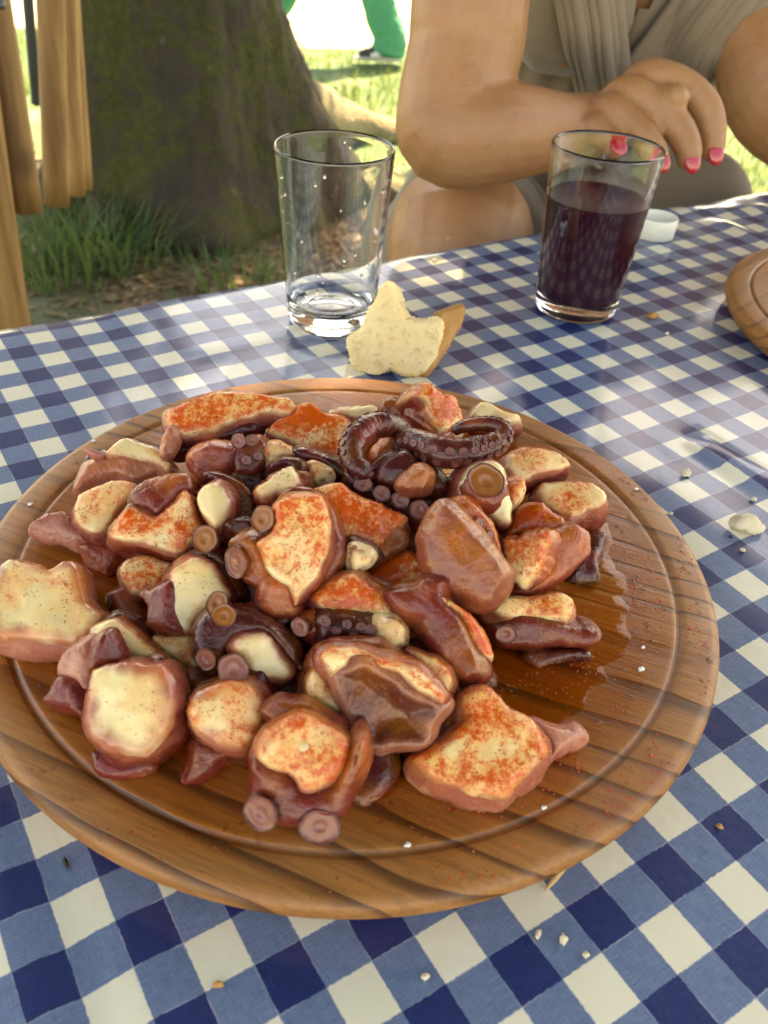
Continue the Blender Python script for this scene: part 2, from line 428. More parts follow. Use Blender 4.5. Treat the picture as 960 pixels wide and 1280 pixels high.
    skinmat('human_skin_b', (0.50, 0.30, 0.18), (0.42, 0.22, 0.12))
    new_mat('nail_polish', Base_Color=(0.50, 0.008, 0.022), Roughness=0.15, Coat_Weight=0.6)
    m, nt, b = new_mat('dress')
    p = wpos(nt)
    setp(nt, b, Base_Color=mix(nt, noi(nt, p, 30, 4), (0.235, 0.165, 0.11), (0.19, 0.13, 0.085)), Roughness=0.85, Normal=bump(nt, noi(nt, mapped(nt, p, scl=(900, 900, 300)), 1, 2), 0.3, 0.0006), Sheen_Weight=0.3)
    new_mat('skirt', Base_Color=(0.17, 0.12, 0.08), Roughness=0.85, Sheen_Weight=0.2)
    new_mat('hair', Base_Color=(0.05, 0.025, 0.012), Roughness=0.5)
    m, nt, b = new_mat('trousers')
    p = wpos(nt)
    setp(nt, b, Base_Color=mix(nt, noi(nt, p, 9, 4), (0.012, 0.22, 0.12), (0.02, 0.30, 0.17)), Roughness=0.85, Normal=bump(nt, noi(nt, p, 25, 4), 0.7, 0.02))
    new_mat('shirt', Base_Color=(0.05, 0.06, 0.09), Roughness=0.9)
    new_mat('shoe_dark', Base_Color=(0.03, 0.035, 0.05), Roughness=0.6)
    new_mat('shoe_white', Base_Color=(0.6, 0.6, 0.6), Roughness=0.6)
    # wood poles, bark, soil
    m, nt, b = new_mat('pole_wood')
    oc = objc(nt)
    g = step(nt, noi(nt, mapped(nt, oc, scl=(60, 60, 3)), 1.0, 5, 0.6), 0.3, 0.7)
    knot = step(nt, mk(nt, 'ShaderNodeTexVoronoi', None, Vector=mapped(nt, oc, scl=(7, 7, 4.5)), Scale=1.0).outputs[0], 0.06, 0.22, 1, 0)
    c = mix(nt, g, (0.52, 0.285, 0.115), (0.30, 0.14, 0.05))
    c = mix(nt, mth(nt, 'MULTIPLY', knot, 0.8), c, (0.12, 0.05, 0.02))
    c = mix(nt, mk(nt, 'ShaderNodeObjectInfo').outputs['Random'], c, mix(nt, 1.0, c, (0.55, 0.5, 0.45), 'MULTIPLY'))
    setp(nt, b, Base_Color=c, Roughness=0.6, Normal=bump(nt, g, 0.3, 0.003))
    new_mat('grey_metal', Base_Color=(0.12, 0.13, 0.15), Roughness=0.5, Metallic=0.6)
    m, nt, b = new_mat('bark')
    p = wpos(nt)
    n1 = noi(nt, mapped(nt, p, scl=(14, 14, 7)), 1.0, 6, 0.65)
    moss = step(nt, mth(nt, 'ADD', noi(nt, p, 5.5, 6, 0.65), mth(nt, 'MULTIPLY', noi(nt, p, 30, 3), 0.35)), 0.58, 0.74)
    c = mix(nt, n1, (0.007, 0.005, 0.0035), (0.075, 0.055, 0.036))
    c = mix(nt, moss, c, mix(nt, noi(nt, p, 55, 4), (0.008, 0.011, 0.002), (0.085, 0.08, 0.010)))
    lich = mth(nt, 'MULTIPLY', step(nt, noi(nt, p, 9, 4), 0.64, 0.74), 0.6)
    c = mix(nt, lich, c, (0.17, 0.145, 0.11))
    setp(nt, b, Base_Color=c, Roughness=0.9, Normal=bump(nt, mth(nt, 'ADD', n1, mth(nt, 'MULTIPLY', noi(nt, p, 120, 4), 0.5)), 0.9, 0.02))
    m, nt, b = new_mat('sunlit_root_bark')  # paler bark for one root, its sunlight put into the colour
    p = wpos(nt)
    setp(nt, b, Base_Color=mix(nt, noi(nt, p, 12, 5), (0.34, 0.28, 0.18), (0.16, 0.13, 0.06)), Roughness=0.9, Normal=bump(nt, noi(nt, p, 60, 4), 0.8, 0.02))
    m, nt, b = new_mat('ground')
    p = wpos(nt)
    d = mk(nt, 'ShaderNodeVectorMath', {'operation': 'DISTANCE'}, _0=p, _1=(-0.75, 2.6, -0.75)).outputs['Value']
    soil = mix(nt, noi(nt, p, 14, 6, 0.65), (0.055, 0.038, 0.022), (0.17, 0.12, 0.07))
    soil = mix(nt, step(nt, noi(nt, p, 60, 3), 0.55, 0.7), soil, (0.22, 0.165, 0.10))
    gr = mix(nt, noi(nt, p, 5, 5), (0.045, 0.12, 0.05), (0.11, 0.20, 0.10))
    gr = mix(nt, step(nt, noi(nt, p, 2.2, 4), 0.52, 0.68), gr, (0.19, 0.24, 0.14))
    c = mix(nt, step(nt, mth(nt, 'ADD', d, mth(nt, 'MULTIPLY', noi(nt, p, 3, 4), 0.8)), 1.05, 1.55), soil, gr)
    setp(nt, b, Base_Color=c, Roughness=0.95, Normal=bump(nt, noi(nt, p, 35, 5), 0.8, 0.02))
    m, nt, b = new_mat('gravel')
    p = wpos(nt)
    setp(nt, b, Base_Color=mix(nt, noi(nt, p, 12, 5), (0.50, 0.43, 0.31), (0.62, 0.56, 0.44)), Roughness=0.95, Normal=bump(nt, noi(nt, p, 60, 4), 0.5, 0.01))
    for nm, a, c2 in (('grass', (0.03, 0.11, 0.035), (0.085, 0.20, 0.08)), ('leaf', (0.05, 0.095, 0.015), (0.10, 0.15, 0.03)), ('litter', (0.12, 0.075, 0.035), (0.26, 0.18, 0.09))):
        m, nt, b = new_mat(nm)
        p = wpos(nt)
        cc = mix(nt, noi(nt, p, 18, 3), a, c2)
        setp(nt, b, Base_Color=cc, Roughness=0.6)
        if nm != 'litter':
            tl = mk(nt, 'ShaderNodeBsdfTranslucent', None, Color=mix(nt, 0.35, cc, (0.34, 0.30, 0.03)))
            ms = mk(nt, 'ShaderNodeMixShader', None, _0=0.5, _1=b.outputs[0], _2=tl.outputs[0])
            nt.links.new(ms.outputs[0], nt.nodes['Material Output'].inputs[0])
    new_mat('table_wood', Base_Color=(0.30, 0.19, 0.09), Roughness=0.7)
build_materials()

# ------------------------------------------------------------------ ground and path
GZ = -0.75
def child(name, vf, root, mat, smooth=True, **props):
    b = root.location
    me = mesh(name, [(v[0] - b.x, v[1] - b.y, v[2] - b.z) for v in vf[0]], vf[1], smooth)
    o = link(name, me, root, mat)
    for k, v in props.items():
        o[k] = v
    return o
def child_me(name, me, root, mat, **props):
    b = root.location
    me.transform(Matrix.Translation(-b))
    o = link(name, me, root, mat)
    for k, v in props.items():
        o[k] = v
    return o

def ground():
    xs = [-300, -60, -20, -10] + [-6 + 0.12 * i for i in range(101)] + [10, 20, 60, 300]
    ys = [-300, -60, -20, -6] + [-2 + 0.12 * i for i in range(105)] + [14, 24, 60, 300]
    V = []
    for y in ys:
        for x in xs:
            near = abs(x) < 7 and -3 < y < 12
            V.append((x, y, GZ + ((0.035 * noise.noise(Vector((x, y, 0)) * 1.3) + 0.015 * noise.noise(Vector((x, y, 3)) * 5) - 0.03 if near else -0.03) if y < 5.2 else -0.03)))
    n = len(xs)
    F = [(j * n + i, j * n + i + 1, (j + 1) * n + i + 1, (j + 1) * n + i) for j in range(len(ys) - 1) for i in range(n - 1)]
    o = link('ground', mesh('ground', V, F), None, 'ground')
    tag(o, kind='structure')
    V, F = [], []
    for i in range(61):
        x = -9 + 0.3 * i
        for k in range(5):
            y = 5.75 + 0.12 * x + 0.25 * noise.noise(Vector((x * 0.6, k, 0))) * (1 if k in (0, 4) else 0) + k * 0.75
            V.append((x, y, GZ - 0.024))
    F = [(i * 5 + k, (i + 1) * 5 + k, (i + 1) * 5 + k + 1, i * 5 + k + 1) for i in range(60) for k in range(4)]
    tag(link('path', mesh('path', V, F), None, 'gravel'), kind='structure')
ground()

# ------------------------------------------------------------------ table with cloth
DA = np.array([0.8288, 0.5596]); DB = np.array([0.5596, -0.8288])
CU = [-10.5735, 38.1378, -55.9033, -2.0103, 5.3589, -0.7832]
CV = [3.4612, 57.8447, 40.851, -3.5836, -5.3229, -0.83]
BOARD = (0.0006, -0.0115, 0.1435)
BOARD2 = (0.374, 0.262, 0.1435)
CREASES = [(0.1727, 0.1223, 0.2112, 0.0791, 0.0045, 0.0045), (0.2179, 0.496, 0.3393, 0.5226, 0.01, 0.002), (0.2743, 0.4815, 0.3142, 0.442, 0.006, 0.003), (-0.1092, 0.1688, -0.0367, 0.2292, 0.006, 0.0012)]
def lattice(x, y):
    q = (1, x, y, x * x, x * y, y * y)
    return sum(a * b for a, b in zip(CU, q)), sum(a * b for a, b in zip(CV, q))
def sstep(t):
    t = min(max(t, 0), 1)
    return t * t * (3 - 2 * t)
def cloth_z(x, y):
    u, v = lattice(x, y)
    z = 0.0012 * noise.noise(Vector((x * 14, y * 14, 0.3))) + 0.0009 * abs(noise.noise(Vector((x * 22 + y * 9, y * 8 - x * 5, 2.3))))
    rip = sstep((0.02 - (x * 0.5 + y * 0.7 + 0.09)) / 0.08) * sstep((0.02 - x) / 0.10)
    z += 0.0016 * rip * math.sin(math.pi * (v + 0.35)) 
    fr = sstep((x - 0.26) / 0.06) * sstep((y - 0.40) / 0.05)
    z += 0.0018 * fr * noise.noise(Vector((x * 26, y * 26, 5)))
    for (x0, y0, x1, y1, w, h) in CREASES:
        dx, dy = x1 - x0, y1 - y0
        L2 = dx * dx + dy * dy
        t = ((x - x0) * dx + (y - y0) * dy) / L2
        d = abs((x - x0) * dy - (y - y0) * dx) / math.sqrt(L2)
        z += h * math.exp(-(d / w) ** 2) * sstep((t + 0.1) / 0.3) * sstep((1.25 - t) / 0.3)
    for (bx, by, br) in (BOARD, BOARD2):
        z *= sstep((math.hypot(x - bx, y - by) - br + 0.006) / 0.03)
    return max(z, -0.0012)
def cloth():
    A = [-0.62 + 0.0085 * i for i in range(207)]
    B = [-0.287 - 0.22 + 0.02 * i for i in range(10)] + [-0.287 - 0.03 + 0.004 * i for i in range(9)] + [-0.287 + 0.008 * (i + 1) for i in range(85)] + [0.405, 0.412, 0.42, 0.45, 0.5, 0.55, 0.6]
    B = sorted(set(round(b, 5) for b in B))
    V, UV = [], []
    nb = len(B)
    R0 = 0.012
    for a in A:
        for b in B:
            bb, zz = b, 0.0
            edge = None
            for lim, s in ((-0.287, -1), (0.40, 1)):
                o = (b - lim) * s + R0
                if o > 0:
                    ang = min(o / R0, math.pi / 2)
                    drop = max(o - R0 * math.pi / 2, 0)
                    bb = lim + s * (-R0 + R0 * math.sin(ang) + drop * 0.05 + 0.006 * math.sin(a * 22 + 1.3 * math.sin(a * 7)) * min(drop / 0.05, 1))
                    zz = -(R0 - R0 * math.cos(ang)) - drop
            x, y = DA * a + DB * bb
            fx, fy = DA * a + DB * b
            V.append((x, y, zz + (cloth_z(x, y) if zz > -0.004 else 0)))
            UV.append(lattice(fx, fy))
    F = [(i * nb + j, i * nb + j + 1, (i + 1) * nb + j + 1, (i + 1) * nb + j) for i in range(len(A) - 1) for j in range(nb - 1)]
    me = mesh('tablecloth', V, [f[::-1] for f in F])
    lay = me.uv_layers.new(name='lattice')
    idx = np.zeros(len(me.loops), dtype=np.int32)
    me.loops.foreach_get('vertex_index', idx)
    lay.data.foreach_set('uv', np.array(UV, dtype=np.float32)[idx].ravel())
    o = link('tablecloth', me, None, 'gingham')
    tag(o, 'blue and cream gingham oilcloth spread over the whole table', 'tablecloth')
cloth()
def table():
    root = empty('picnic_table', (*(DA * 0.25 + DB * 0.05), GZ))
    tag(root, 'wooden picnic table hidden under the gingham oilcloth', 'table')
    def obox(a0, a1, b0, b1, z0, z1):
        v, f = box_data(a0, a1, b0, b1, z0, z1)
        return [(*(DA * p[0] + DB * p[1]), p[2]) for p in v], [q[::-1] for q in f]
    for k in range(5):
        b0 = -0.280 + k * 0.135
        child('plank', obox(-0.6, 1.12, b0, b0 + 0.131, -0.034, -0.0035), root, 'table_wood', False)
    for a in (-0.45, 0.97):
        for b in (-0.2, 0.32):
            child('leg', obox(a, a + 0.07, b, b + 0.07, GZ, -0.036), root, 'table_wood', False)
table()

# ------------------------------------------------------------------ boards
def board(loc, rz, label, greasy):
    t, r = 0.018, 0.1435
    prof = [(0, 0.001), (r - 0.013, 0.001), (r - 0.0085, 0.002), (r - 0.005, 0.0045), (r - 0.002, 0.0085), (r - 0.0002, 0.0125), (r - 0.0006, 0.0152), (r - 0.0018, t - 0.0010), (r - 0.0045, t),
            (0.1312, t), (0.1296, t), (0.1291, t - 0.0002), (0.1285, t - 0.0009), (0.1278, t - 0.0012), (0.1271, t - 0.0009), (0.1265, t - 0.0002), (0.126, t), (0.1245, t), (0.105, t), (0.08, t), (0.04, t), (0, t)]
    me = lathe('wooden_board', prof, 128)
    o = link('wooden_board', me, None, 'board_wood', loc)
    o.rotation_euler.z = rz
    o['greasy'] = greasy
    tag(o, label, 'serving board', 'round serving boards')
    return o
BT = 0.018
board((BOARD[0], BOARD[1], 0), 0, 'round grooved wooden board under the octopus pile', 1.0)
board((BOARD2[0], BOARD2[1], 0), R(70), 'second wooden board cut off by the right photo edge', 0.35)

def oil():
    cx, cy = BOARD[0], BOARD[1]
    V, F = [(cx, cy, BT + 0.0013)], []
    N = 260
    rings = [0.3, 0.6, 0.85, 0.94, 0.98, 1.0]
    for ri, s in enumerate(rings):
        for k in range(N):
            a = 2 * math.pi * k / N
            rr = 0.109 + 0.012 * noise.noise(Vector((math.cos(a) * 2.2, math.sin(a) * 2.2, 1))) + 0.008 * noise.noise(Vector((math.cos(a) * 6, math.sin(a) * 6, 4))) + 0.004 * noise.noise(Vector((math.cos(a) * 19, math.sin(a) * 19, 4)))
            z = BT + (0.0013, 0.0013, 0.0013, 0.0011, 0.0007, 0.0001)[ri]
            V.append((cx + rr * s * math.cos(a), cy + rr * s * math.sin(a), z))
    F += [(0, 1 + k, 1 + (k + 1) % N) for k in range(N)]
    for r_ in range(len(rings) - 1):
        for k in range(N):
            k2 = (k + 1) % N
            F.append((1 + r_ * N + k, 1 + (r_ + 1) * N + k, 1 + (r_ + 1) * N + k2, 1 + r_ * N + k2))
    o = link('oil_pool', mesh('oil_pool', V, F), None, 'oil')
    if o.data.polygons[0].normal.z < 0:
        o.data.flip_normals()
    tag(o, 'amber olive oil pooled on the board around the octopus', 'oil', kind='stuff')
    # loose drops and specks of oil on the rim
    parts = []
    r2 = random.Random(5)
    for i in range(170):
        a = r2.gauss(-0.15, 0.55) if i % 3 else r2.uniform(0, 6.28)
        rr = r2.uniform(0.108, 0.139)
        if abs(rr - 0.1278) < 0.004: continue
        s = r2.uniform(0.0004, 0.0013)
        parts.append(ellipsoid((cx + rr * math.cos(a), cy + rr * math.sin(a), BT), (s, s * r2.uniform(0.6, 1.3), s * 0.45), None, 8))
    o = link('oil_drops', mesh('oil_drops', *merge(parts)), None, 'water')
    tag(o, 'tiny glinting oil drops on the board rim', 'oil', kind='stuff')
    parts = []
    for i in range(2600):
        a = r2.gauss(-0.35, 0.75) if i % 4 else r2.uniform(0, 6.28)
        rr = r2.uniform(0.085, 0.140)
        if abs(rr - 0.1278) < 0.003: continue
        if noise.noise(Vector((math.cos(a) * rr * 45, math.sin(a) * rr * 45, 2))) < 0.05: continue
        s = r2.uniform(0.00015, 0.0005) * (1.7 if r2.random() < 0.06 else 1)
        parts.append(ellipsoid((cx + rr * math.cos(a), cy + rr * math.sin(a), BT + (0.0012 if rr < 0.105 else 0.0)), (s, s * r2.uniform(0.6, 1.4), s * 0.4), None, 6))
    o = link('paprika_powder', mesh('paprika_powder', *merge(parts)), None, 'paprika_grain')
    tag(o, 'red paprika grains scattered over the board', 'paprika', kind='stuff')
oil()

# ------------------------------------------------------------------ glasses
def glass(loc, label, wine=False):
    H, r0, r1 = 0.105, 0.0268, 0.0342
    w = 0.0016
    def ro(z): return r0 + (r1 - r0) * (z / H) ** 0.9
    out = [(0, 0.0012), (r0 - 0.006, 0.0012), (r0 - 0.003, 0.0), (r0 - 0.0008, 0.0008), (ro(0.003), 0.003)] + [(ro(z), z) for z in (0.0045, 0.008, 0.014, 0.03, 0.05, 0.07, 0.09, 0.1, 0.1032)] + [(ro(H) - 0.0001, H - 0.001), (ro(H) - w * 0.5, H)]
    inn = [(ro(H) - w, H - 0.001)] + [(ro(z) - w, z) for z in (0.1032, 0.1, 0.09, 0.07, 0.05, 0.03, 0.02, 0.017)] + [(ro(0.012) - 0.0035, 0.0115), (ro(0.01) - 0.009, 0.0098), (0, 0.0105)]
    o = link('drinking_glass', lathe('drinking_glass', out + inn, 64), None, 'glass', loc)
    tag(o, label, 'glass', 'drinking glasses on the table')
    if wine:
        top = 0.0735
        e = 0.00035
        prof = [(0, 0.0105 - e * 0)] + [(ro(0.01) - 0.009, 0.0098 - e), (ro(0.012) - 0.0035 + e, 0.0115), (ro(0.017) - w + e, 0.017)] + [(ro(z) - w + e, z) for z in (0.02, 0.03, 0.05, top - 0.004, top - 0.001)] + [(ro(top) - w + e, top + 0.0008), (ro(top) - w - 0.0012, top), (0, top - 0.0001)]
        v = lathe('wine', prof, 64)
        ob = link('red_wine', v, None, 'wine', loc)
        tag(ob, 'dark red wine filling the right glass to two thirds', 'wine')
    else:
        dr = []
        r3 = random.Random(3)
        for i in range(34):
            a = r3.uniform(0, 6.28); z = r3.uniform(0.012, 0.1) ** 1.0
            s = r3.uniform(0.0004, 0.0011)
            rr = ro(z) - w - s * 0.3
            dr.append(ellipsoid((rr * math.cos(a) + loc[0], rr * math.sin(a) + loc[1], z), (s, s, s * 1.3), None, 8))
        dr.append(ellipsoid((loc[0], loc[1], 0.0108), (0.015, 0.015, 0.0007), None, 24))
        ob = link('water_drops', mesh('water_drops', *merge(dr)), None, 'water')
        tag(ob, 'clear droplets clinging inside the empty glass', 'water', kind='stuff')
glass((-0.03, 0.2327, 0.0008), 'empty clear tumbler with drops beside the torn bread')
glass((0.1312, 0.277, 0.0008), 'clear tumbler holding dark red wine in front of the hand', True)


# ------------------------------------------------------------------ generic organic slab
def inside_dist(px, poly):
    a = poly; b = np.roll(poly, -1, 0)
    d = b - a
    L = (d ** 2).sum(1) + 1e-12
    t = np.clip(((px[:, None, :] - a[None]) * d[None]).sum(2) / L[None], 0, 1)
    q = a[None] + t[..., None] * d[None]
    dist = np.sqrt(((px[:, None, :] - q) ** 2).sum(2)).min(1)
    x, y = px[:, 0][:, None], px[:, 1][:, None]
    ay, by = a[:, 1][None], b[:, 1][None]
    cr = (ay > y) != (by > y)
    xi = (b[:, 0] - a[:, 0])[None] * (y - ay) / np.where(np.abs(by - ay) < 1e-9, 1e-9, by - ay) + a[:, 0][None]
    ins = (cr & (x < xi)).sum(1) % 2 == 1
    return np.where(ins, dist, -dist)
def smooth_outline(pts, gap, seed, zig=0.0):
    p = [np.array(q, float) for q in pts]
    n = len(p)
    out = []
    for i in range(n):
        p0, p1, p2, p3 = p[i - 1], p[i], p[(i + 1) % n], p[(i + 2) % n]
        k = max(2, int(np.linalg.norm(p2 - p1) / gap))
        for j in range(k):
            t = j / k
            s = 0.5 * (2 * p1 + (p2 - p0) * t + (2 * p0 - 5 * p1 + 4 * p2 - p3) * t * t + (3 * p1 - 3 * p2 + p3 - p0) * t ** 3)
            out.append(0.75 * s + 0.25 * ((1 - t) * p1 + t * p2))
    res = []
    for q in out:
        v = noise.noise_vector(Vector((q[0] * 0.35 + seed * 7.1, q[1] * 0.35, seed * 1.7)))
        w = noise.noise_vector(Vector((q[0] * 0.9 + seed * 3.1, q[1] * 0.9, seed * 2.7)))
        res.append(q + np.array([v.x, v.y]) * 0.35 + np.array([w.x, w.y]) * (0.10 + 0.7 * zig))
    return np.array(res)
def slab_data(c, n, pts, L, seed, dome=0.0, bowl=0.0, zig=0.0, edge=3.4, plump=1.0, floor=None, gap=0.75, amp=1.0, slope=0.0):
    """top sheet and side wall of an organic chunk; millimetres in, metres out"""
    poly = smooth_outline(pts, gap, seed, zig)
    n = Vector(n).normalized()
    xa = (Vector((1, 0, 0)) - n * n.x).normalized()
    ya = n.cross(xa)
    c = Vector(c)
    mn, mx = poly.min(0), poly.max(0)
    g = gap * 1.35
    gx = np.arange(mn[0], mx[0], g); gy = np.arange(mn[1], mx[1], g * 0.87)
    G = np.array([(x + (g / 2 if j % 2 else 0), y) for j, y in enumerate(gy) for x in gx])
    d = inside_dist(G, poly)
    G = G[d > g * 0.55]
    allp = np.vstack([poly, G])
    nb = len(poly)
    res = delaunay_2d_cdt([Vector((float(a), float(b))) for a, b in allp], [(i, (i + 1) % nb) for i in range(nb)], [], 1, 1e-5)
    co = np.array([(v.x, v.y) for v in res[0]])
    tris = [tuple(f) for f in res[2]]
    dist = np.maximum(inside_dist(co, poly), 0)
    inr = dist.max() + 1e-6
    ed = min(edge, inr * 0.8)
    t = np.clip(dist / ed, 0, 1)
    h = -ed * 0.8 * (1 - np.sqrt(np.clip(1 - (1 - t) ** 2, 0, 1))) + dome * np.sqrt(np.clip(dist / inr, 0, 1)) - bowl * np.clip((dist - 1.5) / (inr * 0.6), 0, 1) ** 0.8
    def place(q, z):
        p = c + xa * float(q[0]) + ya * float(q[1]) + n * float(z)
        v = noise.noise_vector(p * 0.10 + Vector((seed, 0, 0)))
        w = noise.noise_vector(p * 0.33 + Vector((0, seed, 0)))
        u = noise.noise_vector(p * 0.9 + Vector((0, 0, seed)))
        p = p + (v * 1.2 + w * 0.32 + u * (0.10 + 0.3 * zig)) * amp
        if floor is not None and p.z < floor:
            p.z = floor + 0.02 * (p.z - floor)
        return (p.x / 1000, p.y / 1000, p.z / 1000)
    topV = [place(q, z) for q, z in zip(co, h)]
    # ordered boundary ring
    ring = []
    for q in poly:
        ring.append(int(np.argmin(((co - q) ** 2).sum(1))))
    ring = [r for i, r in enumerate(ring) if r != ring[i - 1]]
    rp = co[ring]
    tn = np.roll(rp, -1, 0) - np.roll(rp, 1, 0)
    nn = np.stack([tn[:, 1], -tn[:, 0]], 1)
    nn /= (np.linalg.norm(nn, axis=1, keepdims=True) + 1e-9)
    for _ in range(3):
        nn = (np.roll(nn, 1, 0) + 2 * nn + np.roll(nn, -1, 0)) / 4
    sideV = [topV[r] for r in ring]
    lev = [0.10, 0.28, 0.5, 0.7, 0.88, 1.0]
    off = [o * plump for o in (1.0, 2.0, 2.4, 1.9, 0.7, -1.6)]
    m = len(ring)
    z0 = -ed * 0.8
    for lv, of in zip(lev, off):
        for k in range(m):
            q = rp[k] + nn[k] * of * min(1.0, L / 10)
            sideV.append(place(q, z0 - L * lv))
    sideF = []
    for r_ in range(len(lev)):
        for k in range(m):
            k2 = (k + 1) % m
            sideF.append((r_ * m + k, (r_ + 1) * m + k, (r_ + 1) * m + k2, r_ * m + k2))
    cb = rp.mean(0)
    ci = len(sideV)
    sideV.append(place(cb, z0 - L))
    base = len(lev) * m
    sideF += [(base + k, ci, base + (k + 1) % m) for k in range(m)]
    return topV, tris, dist, sideV, sideF
def set_edge(me, vals):
    a = me.attributes.new('edge', 'FLOAT', 'POINT')
    a.data.foreach_set('value', np.asarray(vals, dtype=np.float32))
def slab_obj(root, spec, seed, name=None, floor=None, split=True):
    c, n, pts, L, mat, pap, dome, k = spec
    tv, tf, dist, sv, sf = slab_data(c, n, pts, L, seed, dome + (1.2 if mat == 'flesh' else 0), k.get('bowl', 0), k.get('zig', 0) * 0.8, floor=floor)
    sc = 1.0 / (6.0 * k.get('wide', 1.0))
    if mat == 'flesh' and split:
        o = child(name or 'flesh', (tv, tf), root, 'flesh', paprika=pap)
        set_edge(o.data, dist * sc)
        sm = k.get('side', 'skin')
        s = child('skin' if sm != 'flesh' else 'flesh_side', (sv, sf), root, sm, paprika=pap * 0.6)
        mm = (len(sv) - 1) // 7
        a_ = s.data.attributes.new('wall', 'FLOAT', 'POINT')
        a_.data.foreach_set('value', np.array([1 - (q // mm) / 6 for q in range(len(sv))], dtype=np.float32))
        GRAINS.append((tv, pap))
    else:
        V, F = merge([(tv, tf), (sv, sf)])
        o = child(name or 'skin', (V, F), root, mat, paprika=pap)
        bm = bmesh.new(); bm.from_mesh(o.data)
        lay = bm.verts.layers.float.new('edge')
        bm.verts.ensure_lookup_table()
        vals = list(dist * sc) + [0.5 if mat == 'flesh' else 0.0] * len(sv)
        for v_, e in zip(bm.verts, vals):
            v_[lay] = e
        bmesh.ops.remove_doubles(bm, verts=bm.verts, dist=2e-6)
        bm.to_mesh(o.data); bm.free()
    return o

def sucker_mesh(kind):
    rim = [(0.72, -1.4), (0.74, -0.9), (0.78, -0.5), (0.88, -0.24), (0.97, -0.06), (1.0, 0.03), (0.985, 0.09), (0.94, 0.10), (0.89, 0.05)]
    cup = [(0.89, 0.05), (0.83, -0.01), (0.70, -0.03), (0.50, -0.0), (0.36, -0.0), (0.30, -0.05), (0.18, -0.11), (0.0, -0.12)]
    w = lambda a, r, z: 1 + 0.05 * math.sin(2 * a + kind) + 0.03 * math.sin(5 * a + 2 * kind) + 0.015 * math.sin(11 * a)
    return lathe('sucker', rim, 28, wob=w), lathe('cup', cup, 28, wob=w)
SUCK = {}
def sucker(root, c, n, r, kind, vari):
    key = (kind, vari % 4)
    if key not in SUCK:
        a, b = sucker_mesh(vari % 4 + 1)
        a.materials.append(MATS['dark'])
        b.materials.append(MATS[{'o': 'sucker_orange', 's': 'sucker_rose', 'k': 'sucker_dark'}[kind]])
        SUCK[key] = (a, b)
    a, b = SUCK[key]
    rot = Vector(n).to_track_quat('Z', 'Y')
    o = link('sucker', a, root)
    o.rotation_mode = 'QUATERNION'
    o.rotation_quaternion = rot
    o.location = Vector(c) / 1000 - root.location
    s = r / 1000
    o.scale = (s, s * (0.94 + 0.1 * ((vari * 37) % 10) / 10), s * 0.9)
    o['paprika'] = 0.1
    q = link('sucker_cup', b, o)
    return o

